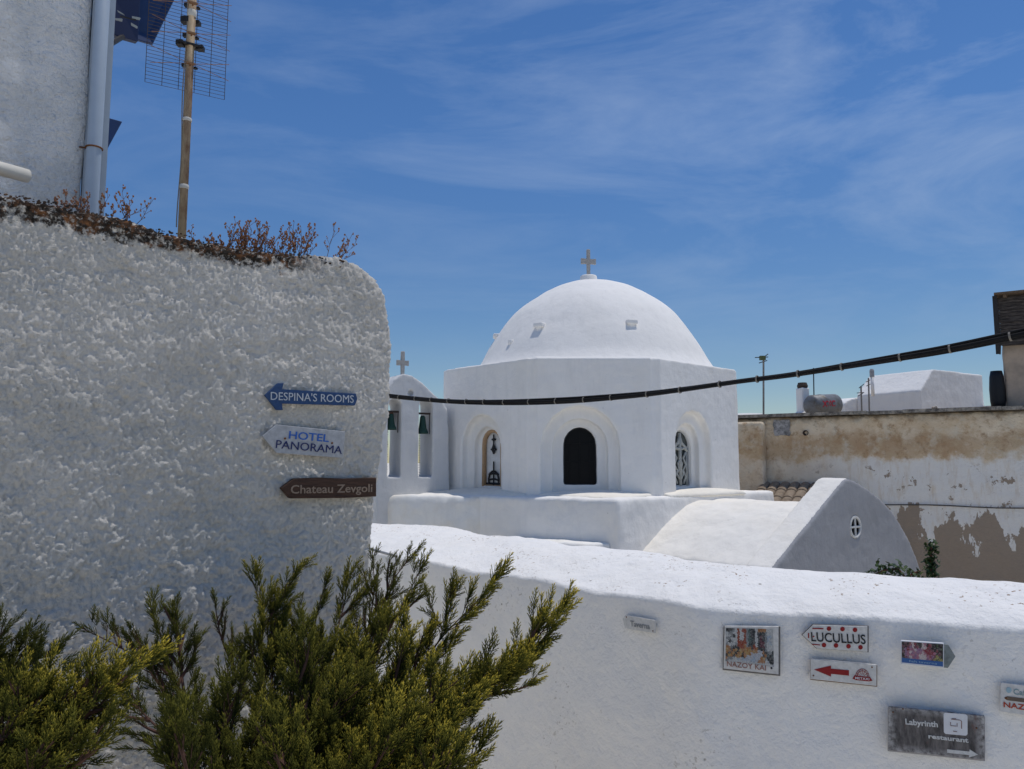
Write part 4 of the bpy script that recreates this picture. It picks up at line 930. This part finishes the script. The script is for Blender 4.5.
while z < zt_: tube(bm, [GP.p0+gu*xs[0]+Vector((0, 0, z)), GP.p0+gu*xs[-1]+Vector((0, 0, z+.002*math.sin(k)))], .0016, 4); z += .0262; k += 1
link('reflector', bm_mesh(bm), plain('grid_wire', (.10, .075, .06), .6, .5), tv)
cpt = GP.p0+gn*.16
DIPM = plain('dipole_wire', (.30, .16, .08), .6, .4)
for z in (GP.hit(180, 72).z, GP.hit(180, 42).z, GP.hit(180, 12).z, GP.hit(180, -20).z):
    bm = bmesh.new(); box(bm, cpt+Vector((0, 0, z)), (.05, .02, .012), math.atan2(gu.y, gu.x)); tube(bm, [cpt+Vector((0, 0, z)), cpt-gn*.13+Vector((0, 0, z))], .006, 5)
    for s in (-1, 1):
        for dz in (-.06, .06): tube(bm, [cpt+gu*.01*s+Vector((0, 0, z)), cpt+gu*.25*s+Vector((0, 0, z+dz))], .002, 4)
    link('dipole', bm_mesh(bm), DIPM, tv)
for (px, py, s) in ((185, 11, .022), (184.5, 26, .04), (184, 41, .022), (184, 71, .02)):
    bm = bmesh.new(); p = GP.hit(px, py); p = fz(Vector((ab.x, ab.y, 0))-gu*.03-gn*.02, p.z)
    box(bm, p, (s*1.6, s*1.3, s)); box(bm, p+gu*.04, (.09, .014, .012), math.atan2(gu.y, gu.x)); box(bm, p+gu*.07, (s, s, s*.7)); link('clamp', bm_mesh(bm), DARKMETAL, tv)
bm = bmesh.new(); p = fz(Vector((ab.x, ab.y, 0)), GP.hit(184, 51.5).z); box(bm, p, (.16, .075, .012), math.atan2(gu.y, gu.x)); box(bm, p-gu*.065, (.045, .045, .035)); box(bm, p+gu*.065, (.045, .045, .03)); link('bracket', bm_mesh(bm), DARKMETAL, tv)
bm = bmesh.new(); P = []
for py in range(-60, 235, 12):
    q = at(185, py, 5.0); P.append(Vector((ab.x-.026+.006*math.sin(py*.05), ab.y-.018, q.z)))
tube(bm, P, .004, 5); link('lead_wire', bm_mesh(bm), plain('lead_grey', (.25, .22, .18), .6), tv)

# ---------------------------------------------------------------- dry plants on the wall top
DRY = Mat('dry_stem', (.16, .075, .045), .9); DRY.color(DRY.mix(DRY.noise(30, 3), (.20, .095, .05), (.09, .05, .035)))
SEED = plain('seed_head', (.30, .14, .07), .9, 0, .5, 0, 40)
def dry_plant(px, py, hpx, spread, seed, label, lean=0, n=9):
    rr = random.Random(seed); base = RP.hit(px, py)-RP.n*.13; base.z -= .02; S = 4.2/F; bm = bmesh.new(); hd = bmesh.new()
    for k in range(n):
        d = Vector((rr.uniform(-spread, spread)+lean, rr.uniform(-.4, .4), 1)).normalized(); L = hpx*S*rr.uniform(.4, .92); b0 = base+RP.u*rr.uniform(-.04, .04)*spread*2
        pts = [b0]; p = b0.copy()
        for j in range(5):
            d = (d+Vector((rr.uniform(-.28, .28), rr.uniform(-.28, .28), rr.uniform(-.05, .2)))).normalized(); p = p+d*L/5; pts.append(p.copy())
            if j > 0:
                for _ in range(2):
                    q = p+(d+Vector((rr.uniform(-.9, .9), rr.uniform(-.7, .7), rr.uniform(-.1, .5)))).normalized()*L*rr.uniform(.1, .26)
                    tube(bm, [p, q], .0011, 3, False)
                    for m_ in range(rr.choice((1, 2, 3))): bmesh.ops.create_icosphere(hd, subdivisions=1, radius=rr.uniform(.0025, .006), matrix=Matrix.Translation(q+Vector((rr.uniform(-.006, .006), rr.uniform(-.006, .006), m_*.007))) @ Matrix.Diagonal((1, 1, 1.3, 1)))
        tube(bm, pts, [.0022, .002, .0017, .0014, .0011, .0008], 4, False)
    e = empty('dry_weed', base, label, 'dry plant', 'dry weeds on the rough wall top')
    link('stem', bm_mesh(bm), DRY.m, e); link('seed_heads', bm_mesh(hd), SEED, e)['kind'] = 'stuff'
dry_plant(68, 206, 24, .8, 11, 'sparse dry weed at the foot of the corner boards', n=5)
dry_plant(92, 209, 26, .8, 12, 'thin dry weed in front of the corner boards', n=6)
dry_plant(120, 214, 36, 1.0, 13, 'airy dry weed against the sky right of the corner boards', .3, n=7)
dry_plant(212, 246, 26, .9, 14, 'small dry weed just right of the antenna mast', -.2, n=6)
dry_plant(238, 249, 40, .8, 15, 'tall twiggy brown weed, left one of the main clump', 0, n=11)
dry_plant(258, 251, 40, .7, 16, 'dense rust-brown weed in the middle of the main clump', 0, n=14)
dry_plant(277, 252, 34, .9, 17, 'low brown weed right of the main clump', .2, n=12)
dry_plant(306, 253, 48, .6, 18, 'upright rusty weed with thick seed heads near the wall corner', .1, n=13)
dry_plant(338, 257, 44, .5, 19, 'sprawling brown weed hanging out over the wall corner', 1.3, n=6)
bm = bmesh.new(); rr = random.Random(31)                           # dry litter of leaves and crumbs caught on the lip
for k in range(800):
    px = rr.uniform(0, 345); t_ = [(0, 191), (80, 207), (165, 230), (200, 240), (300, 252), (350, 259)]
    for (a0, y0), (a1, y1) in zip(t_, t_[1:]):
        if px <= a1: yy = y0+(y1-y0)*(px-a0)/(a1-a0); break
    if px > 300 and rr.random() < .7: continue
    p = RP.hit(px, yy+rr.uniform(-1, 5)); dpt = abs(rr.gauss(0, .09)); p = p-RP.n*(dpt-.02)+Vector((0, 0, -.012+rr.uniform(-.012, .014)))
    s = rr.uniform(.0025, .008); bmesh.ops.create_icosphere(bm, subdivisions=1, radius=s, matrix=Matrix.Translation(p) @ Matrix.Rotation(rr.uniform(0, 3), 4, 'X') @ Matrix.Diagonal((1.4, 1, .5, 1)))
LIT = Mat('dry_litter', (.07, .045, .03), .95); LIT.color(LIT.mix(LIT.rng(LIT.noise(8, 4), .42, .6), (.03, .026, .023), (.13, .07, .04)))
tag(link('leaf_litter', bm_mesh(bm), LIT.m), 'dark crumbly litter of dead leaves along the rough wall top', 'leaf litter', kind='stuff')

# ---------------------------------------------------------------- overhead cable
CA = at(330, 389, 10.2); CB = at(1120, 312, 4.15); cu_ = Vector((CB.x-CA.x, CB.y-CA.y, 0)).normalized(); CPn = Plane(fz(CA, 0), cu_)
cpx = [(330, 389), (386, 396), (440, 400.3), (480, 401.8), (520, 402), (560, 401), (590, 399.3), (640, 395), (680, 390), (740, 381.3), (790, 375), (850, 365.5), (900, 357.5), (950, 349), (1024, 333.5), (1120, 311)]
cp = crv([CPn.hit(*p) for p in cpx], .06)
cable = empty('overhead_cable', cp[0], 'thick black bundled cable tied with pale bands sagging across the view', 'cable')
bm = bmesh.new(); tube(bm, cp, .016, 8); tube(bm, [p+Vector((.004, 0, .017+.008*math.sin(i*.11))) for i, p in enumerate(cp)], .010, 6); tube(bm, [p+Vector((.0, .01, -.014+.007*math.sin(i*.07+1))) for i, p in enumerate(cp)], .011, 6)
link('strands', bm_mesh(bm, True), BLACK, cable)
TIE = plain('tie_band', (.22, .20, .17), .7); acc = 0
for i in range(1, len(cp)):
    acc += (cp[i]-cp[i-1]).length
    if acc > .30:
        acc = rr.uniform(-.05, .04); d = (cp[i]-cp[i-1]).normalized(); bm = bmesh.new(); p = cp[i]
        lathe(bm, [(.022, -.006), (.0255, -.005), (.0255, .005), (.022, .006)], None, 12, axis=Matrix.Translation(p) @ d.to_track_quat('Z', 'Y').to_matrix().to_4x4() @ Matrix.Diagonal((1, 1.12, 1, 1)))
        link('band', bm_mesh(bm), TIE, cable)

# ---------------------------------------------------------------- leafy plants behind the lane wall
LEAF = Mat('ivy_leaf', (.03, .06, .018), .6); LEAF.color(LEAF.mix(LEAF.rng(LEAF.noise(20, 3), .4, .65), (.02, .045, .012), (.07, .11, .03)))
def leafy(name, pts, r, n, size, label, seed):
    rr = random.Random(seed); e = empty(name, fz(pts[0], 0), label, 'plant'); bm = bmesh.new(); tube(bm, [fz(pts[0], 0)]+pts, .012, 6); link('stem', bm_mesh(bm), DRY.m, e)
    bm = bmesh.new()
    for _ in range(n):
        i = rr.randrange(len(pts)-1); c_ = pts[i].lerp(pts[i+1], rr.random())+Vector((rr.gauss(0, r), rr.gauss(0, r), rr.gauss(0, r)))
        M = Matrix.Translation(c_) @ Matrix.Rotation(rr.uniform(0, 6.3), 4, 'Z') @ Matrix.Rotation(rr.uniform(-1.1, 1.1), 4, 'X'); s = size*rr.uniform(.6, 1.2)
        vs = [bm.verts.new(M @ Vector(q)*1) for q in ((0, -s, 0), (s*.55, -s*.2, s*.15), (s*.35, s*.5, s*.05), (0, s, -s*.1), (-s*.35, s*.5, s*.05), (-s*.55, -s*.2, s*.15))]
        bm.faces.new(vs)
    me = bpy.data.meshes.new('m'); bm.to_mesh(me); bm.free(); link('leaves', me, LEAF.m, e)
q = [at(932, 578, 8.6), at(931, 566, 8.6), at(931, 553, 8.6), at(931.5, 545, 8.6)]
leafy('climbing_plant', q, .035, 230, .035, 'narrow upright leafy shoot right of the chapel gable', 41)
leafy('ivy', [at(868, 577, 8.2), at(885, 570, 8.2), at(898, 569, 8.2), at(905, 577, 8.2)], .045, 170, .035, 'low dark ivy in front of the chapel gable', 42)
leafy('ivy', [at(905, 580, 8.4), at(912, 574, 8.4), at(920, 571, 8.4)], .03, 60, .033, 'small dark ivy sprig at the right foot of the chapel gable', 43)

# ---------------------------------------------------------------- junipers
def make_plume(seed, ntw=15, L=1.0):
    """unit plume growing along +Z: needle spikes as 3-sided tapers; returns verts (n,3), tris, tip value per vertex"""
    rr = random.Random(seed); V = []; T = []; A = []
    def spike(p, d, l, w, a0, a1):
        a = d.orthogonal().normalized(); b = d.cross(a); i = len(V)
        for k in range(3):
            t = k*2.094+rr.random(); V.append(p+(a*math.cos(t)+b*math.sin(t))*w); A.append(a0)
        V.append(p+d*l); A.append(a1)
        for k in range(3): T.append((i+k, i+(k+1) % 3, i+3))
    bend = Vector((rr.uniform(-.15, .15), rr.uniform(-.15, .15), 0))
    def axis(t): return Vector((bend.x*t*t, bend.y*t*t, t))*L
    for k in range(ntw):
        t = .04+.94*k/ntw; p = axis(t); an = k*2.4+rr.uniform(-.3, .3); out = Vector((math.cos(an), math.sin(an), 0)); l = (.36*(1-t)+.08)*rr.uniform(.7, 1.15)
        tilt = rr.uniform(.42, .80); d = (out*math.sin(tilt)+Vector((0, 0, math.cos(tilt)))).normalized()
        m = max(int(l*36), 4)
        for j in range(m):
            s = j/m; q = p+d*l*s+Vector((0, 0, 1))*(l*s*s*.25); a2 = rr.uniform(0, 6.28); o2 = (d.orthogonal().normalized()*math.cos(a2)+d.cross(d.orthogonal().normalized())*math.sin(a2))
            d2 = (d+o2*rr.uniform(.35, .7)+Vector((0, 0, .35))).normalized(); sl = rr.uniform(.075, .125)*(1.1-.35*s)
            av = min(1, .15+.55*s+.3*t); spike(q, d2, sl, .018, av*.5, av)
        spike(p+d*l*.92+Vector((0, 0, l*.22)), (d+Vector((0, 0, .5))).normalized(), .10, .017, .55, 1.0)
    for k in range(14):
        t = .5+.5*k/14; an = rr.uniform(0, 6.28); spike(axis(t), Vector((math.cos(an)*.35, math.sin(an)*.35, 1)).normalized(), .09, .017, .6, 1)
    spike(axis(.97), Vector((bend.x, bend.y, 1)).normalized(), .14, .022, .7, 1)
    return np.array([tuple(v) for v in V]), np.array(T), np.array(A)
PL_ = [make_plume(100+i) for i in range(6)]
JM = Mat('juniper_needles', (.05, .07, .02), .9, spec=.05)
at_ = JM.n('ShaderNodeAttribute', attribute_name='tip'); fa = at_.outputs['Fac']
c = JM.mix(JM.rng(fa, .08, .45), (.045, .052, .014), (.17, .165, .028)); c = JM.mix(JM.rng(fa, .45, 1.0), c, (.78, .60, .08)); JM.color(c)
tb = JM.n('ShaderNodeBsdfTranslucent'); JM.l(c, tb.inputs[0]); ms = JM.n('ShaderNodeMixShader'); ms.inputs[0].default_value = .25
out = JM.nt.nodes['Material Output']; JM.l(JM.b.outputs[0], ms.inputs[1]); JM.l(tb.outputs[0], ms.inputs[2]); JM.l(ms.outputs[0], out.inputs[0])
BARK = plain('juniper_bark', (.10, .05, .035), .9, 0, .6, .002, 30)
def juniper(name, label, limbs, seed, yellow=1.0):
    """limbs: (points, density of side sprigs per metre, plume size, tip yellowness)"""
    rr = random.Random(seed); VV = []; TT = []; AA = []; off = 0; wood = bmesh.new()
    e = empty(name, limbs[0][0][0], label, 'shrub')
    def put(p, d, s, tipv):
        nonlocal off
        V, T, A = PL_[rr.randrange(len(PL_))]; d = d.normalized(); q = d.to_track_quat('Z', 'Y').to_matrix(); rot = q @ Matrix.Rotation(rr.uniform(0, 6.28), 3, 'Z')
        M = np.array(rot)*s; VV.append(V @ M.T+np.array(p)); TT.append(T+off); AA.append(A*tipv); off += len(V)
    full = list(limbs)
    for pts, dens, size, tv_ in limbs:
        C = crv(pts, .03); n = len(C)
        for k in range(6):
            t = .28+.10*k+rr.uniform(0, .08); i = int(t*(n-1)); d = (C[min(i+3, n-1)]-C[max(i-3, 0)]).normalized(); p = C[i]
            sd = Vector((rr.gauss(0, 1), rr.gauss(0, .8), rr.gauss(0, .6))); sd = (sd-d*sd.dot(d)).normalized(); dr = (d*.75+sd*.65+Vector((0, 0, .25))).normalized(); Ls = size*rr.uniform(1.2, 2.0)*(1.15-.6*t)
            full.append(([p, p+dr*Ls*.5, p+(dr+d*.25+Vector((0, 0, .02))).normalized()*Ls], dens, size*.72, tv_*rr.uniform(.75, 1.05)))
    for pts, dens, size, tv_ in full:
        C = crv(pts, .02); n = len(C); L = sum((C[i+1]-C[i]).length for i in range(n-1))
        tube(wood, C, [max(.006*(1-i/n)+.0016, .0016) for i in range(n)], 5, False)
        cnt = int(L*dens*.42); up = Vector((0, 0, 1))
        for k in range(cnt):                                  # side branchlets, each carrying several plumes
            t = .10+.88*(k+rr.random())/cnt; i = min(int(t*(n-1)), n-2); p = C[i]; d = (C[min(i+3, n-1)]-C[max(i-3, 0)]).normalized()
            side = Vector((rr.gauss(0, 1), rr.gauss(0, 1), rr.gauss(0, 1))); side = (side-d*side.dot(d)).normalized()
            bl = size*(1.35*(1-t)**.6+.10)*rr.uniform(.6, 1.1)
            bd = (d*.62+side*rr.uniform(.5, 1.25)*(1.2-.8*t)+up*.34+Vector((.22, -.05, 0))).normalized(); q = p.copy(); m = max(int(bl/.023), 1); line = [q.copy()]
            for j in range(m):
                bd = (bd+d*.05+up*.07).normalized(); q = q+bd*bl/m; line.append(q.copy()); u = (j+1)/m
                sd = Vector((rr.gauss(0, 1), rr.gauss(0, 1), rr.gauss(0, 1))).normalized()
                put(q, (bd+sd*rr.uniform(.2, .8)+up*.2), size*rr.uniform(.55, .90)*(1-.35*t), (.30+.35*u+.40*t)*tv_*rr.uniform(.7, 1.2))
            if len(line) > 2: tube(wood, line, .0022, 3, False)
            put(q, bd, size*.80*(1-.2*t), (.55+.5*t)*tv_)
        d = (C[-1]-C[-4]).normalized(); put(C[-1]-d*size*.42, d, size*.8, tv_); put(C[-1]-d*size*.7, d+Vector((.2, 0, .2)), size*.7, tv_)
    V = np.concatenate(VV).astype(np.float32); T = np.concatenate(TT).astype(np.int32); A = np.concatenate(AA).astype(np.float32)
    me = bpy.data.meshes.new('m'); me.vertices.add(len(V)); me.vertices.foreach_set('co', V.ravel()); me.loops.add(T.size); me.loops.foreach_set('vertex_index', T.ravel())
    me.polygons.add(len(T)); me.polygons.foreach_set('loop_start', np.arange(0, T.size, 3, dtype=np.int32)); me.polygons.foreach_set('loop_total', np.full(len(T), 3, dtype=np.int32)); me.update(calc_edges=True)
    at2 = me.attributes.new('tip', 'FLOAT', 'POINT'); at2.data.foreach_set('value', A)
    link('foliage', me, JM.m, e); link('branches', bm_mesh(wood), BARK, e)
    return e
def LB_(pts, dens=60, size=.13, tv=1.0): return ([at(*p) for p in pts], dens, size, tv)
root = (300, 960, 3.2)
limbs = [
 LB_([root, (360, 820, 3.05), (440, 722, 3.0), (508, 672, 3.05), (545, 628, 3.1), (565, 603, 3.12)], 75, .17, 1.15),
 LB_([(360, 860, 3.0), (420, 760, 2.95), (470, 705, 2.95), (520, 676, 3.0), (540, 652, 3.0)], 65, .15, 1.1),
 LB_([root, (350, 790, 3.2), (400, 700, 3.25), (440, 640, 3.3), (478, 600, 3.35), (501, 571, 3.4)], 75, .16, 1.05),
 LB_([root, (340, 760, 3.4), (370, 670, 3.5), (400, 610, 3.55), (415, 580, 3.6), (425, 560, 3.6)], 55, .14, .8),
 LB_([(340, 760, 3.4), (372, 640, 3.75), (388, 590, 3.85), (402, 568, 3.9), (417, 552, 3.9)], 60, .12, .55),
 LB_([(340, 760, 3.4), (366, 640, 3.8), (374, 590, 3.9), (372, 556, 3.95)], 60, .11, .5),
 LB_([root, (310, 760, 3.4), (330, 660, 3.6), (345, 600, 3.75), (348, 568, 3.8)], 70, .15, .75),
 LB_([root, (300, 740, 3.3), (310, 660, 3.5), (318, 610, 3.6), (328, 578, 3.6)], 60, .13, .7),
 LB_([root, (270, 740, 3.4), (262, 660, 3.5), (262, 610, 3.6), (248, 572, 3.62)], 75, .15, .8),
 LB_([root, (275, 740, 3.3), (272, 660, 3.5), (278, 610, 3.55), (298, 567, 3.55)], 70, .14, .85),
 LB_([(270, 740, 3.4), (240, 680, 3.55), (222, 640, 3.6), (214, 598, 3.6)], 28, .10, .6),
 LB_([root, (230, 770, 3.1), (185, 700, 3.2), (165, 650, 3.3), (150, 604, 3.35)], 60, .13, .6),
 LB_([(230, 770, 3.1), (170, 700, 3.2), (140, 660, 3.2), (82, 628, 3.2)], 50, .11, .45),
 LB_([(185, 700, 3.2), (180, 660, 3.3), (178, 628, 3.3), (176, 610, 3.3)], 50, .11, .6),
 LB_([root, (370, 770, 2.9), (390, 700, 2.95), (400, 650, 3.05), (404, 620, 3.1)], 75, .15, .95),
 LB_([root, (340, 780, 2.8), (350, 720, 2.85), (358, 670, 2.95), (345, 640, 3.0)], 70, .14, .8),
 LB_([root, (400, 800, 2.7), (430, 750, 2.7), (455, 715, 2.75), (480, 690, 2.8)], 80, .15, 1.05),
 LB_([root, (420, 850, 2.7), (450, 800, 2.7), (470, 765, 2.75), (492, 735, 2.8)], 75, .14, .85),
 LB_([root, (320, 790, 2.7), (300, 740, 2.7), (290, 700, 2.8), (300, 660, 2.9)], 65, .14, .75),
 LB_([root, (250, 800, 2.7), (230, 750, 2.7), (225, 715, 2.8), (215, 690, 2.85)], 60, .13, .6),
 LB_([(300, 860, 2.6), (360, 790, 2.5), (385, 745, 2.5), (400, 700, 2.6)], 80, .14, 1.0),
 LB_([(300, 860, 2.6), (290, 800, 2.4), (285, 765, 2.4), (275, 725, 2.5)], 75, .13, .75),
 LB_([(250, 860, 2.5), (200, 800, 2.3), (175, 770, 2.3), (165, 735, 2.35)], 70, .13, .6),
 LB_([(330, 860, 2.5), (420, 800, 2.45), (440, 770, 2.45), (452, 745, 2.5)], 80, .13, .95),
 LB_([root, (330, 760, 3.5), (300, 690, 3.6), (285, 640, 3.65), (270, 610, 3.7)], 55, .13, .5),
 LB_([root, (350, 760, 3.5), (340, 690, 3.6), (365, 650, 3.65), (380, 610, 3.7)], 65, .14, .65),
 LB_([(250, 820, 2.7), (190, 760, 2.7), (150, 720, 2.8), (120, 690, 2.9)], 45, .12, .45),
 LB_([(200, 880, 2.75), (195, 827, 2.7), (186, 785, 2.72), (190, 745, 2.8)], 75, .13, 0.60),
 LB_([(240, 880, 2.75), (247, 812, 2.7), (251, 755, 2.72), (255, 715, 2.8)], 75, .13, 0.70),
 LB_([(300, 880, 2.75), (311, 805, 2.7), (318, 740, 2.72), (322, 700, 2.8)], 75, .13, 0.80),
 LB_([(330, 880, 2.75), (351, 822, 2.7), (368, 775, 2.72), (372, 735, 2.8)], 75, .13, 0.95),
 LB_([(300, 880, 2.75), (319, 789, 2.7), (334, 708, 2.72), (338, 668, 2.8)], 75, .13, 0.75),
 LB_([(380, 880, 2.75), (406, 789, 2.7), (428, 708, 2.72), (432, 668, 2.8)], 75, .13, 1.00),
 LB_([(400, 880, 2.75), (407, 827, 2.7), (411, 785, 2.72), (415, 745, 2.8)], 75, .13, 0.95),
 LB_([(260, 880, 2.75), (272, 832, 2.7), (281, 795, 2.72), (285, 755, 2.8)], 75, .13, 0.80),
 LB_([(220, 880, 2.75), (224, 790, 2.7), (224, 710, 2.72), (228, 670, 2.8)], 75, .13, 0.55),
 LB_([(340, 880, 2.75), (320, 769, 2.7), (296, 668, 2.72), (300, 628, 2.8)], 75, .13, 0.60),

]
juniper('juniper_shrub', 'large spreading juniper with yellow-green tips below the three arrow signs', limbs, 51)
limbs = [
 LB_([(-60, 860, 1.9), (0, 780, 1.8), (50, 725, 1.75), (110, 690, 1.75), (153, 654, 1.78)], 80, .11, 1.1),
 LB_([(-60, 850, 1.9), (20, 760, 1.8), (60, 710, 1.8), (85, 680, 1.8), (92, 655, 1.82)], 70, .10, 1.05),
 LB_([(0, 790, 1.8), (70, 730, 1.75), (105, 700, 1.75), (124, 660, 1.78)], 70, .09, 1.1),
 LB_([(-60, 820, 1.8), (0, 750, 1.75), (30, 715, 1.75), (48, 676, 1.8)], 70, .10, .95),
 LB_([(-80, 820, 1.8), (-20, 760, 1.7), (5, 730, 1.7), (15, 692, 1.75)], 80, .10, .85),
 LB_([(-40, 860, 1.7), (40, 790, 1.65), (80, 760, 1.65), (110, 730, 1.7)], 90, .10, .75),
 LB_([(-80, 860, 1.7), (0, 800, 1.6), (40, 770, 1.6), (60, 740, 1.65)], 90, .10, .8),
]
juniper('juniper_shrub', 'yellowish juniper branch nearest the camera at the bottom left corner', limbs, 52)
limbs = [
 LB_([(-60, 800, 2.9), (-20, 720, 2.9), (10, 670, 2.95), (25, 635, 3.0)], 80, .13, .35),
 LB_([(-60, 800, 2.9), (0, 700, 2.85), (45, 670, 2.9), (60, 645, 2.95)], 70, .12, .3),
 LB_([(-80, 780, 2.8), (-40, 700, 2.8), (-20, 660, 2.85), (-5, 632, 2.9)], 80, .13, .35),
 LB_([(-80, 780, 2.8), (-20, 720, 2.75), (30, 695, 2.8), (62, 680, 2.85)], 70, .12, .3),
]
juniper('juniper_shrub', 'dark green juniper low against the rough wall at the left edge', limbs, 53)

# small scrap of mesh caught in the junipers
bm = bmesh.new(); T3_ = [at(39, 660, 2.5), at(63, 654, 2.5), at(60, 681, 2.5)]
for k in range(9):
    t = k/8; tube(bm, [T3_[0].lerp(T3_[2], t), T3_[0].lerp(T3_[1], t).lerp(T3_[1].lerp(T3_[2], t), .999)], .0012, 4); tube(bm, [T3_[0].lerp(T3_[1], t), T3_[2].lerp(T3_[1], t)], .0012, 4)
for i in range(3): tube(bm, [T3_[i], T3_[(i+1) % 3]], .002, 4)
tag(link('mesh_scrap', bm_mesh(bm), plain('pale_mesh', (.42, .38, .30), .7)), 'small pale triangular scrap of mesh among the left junipers', 'mesh scrap')
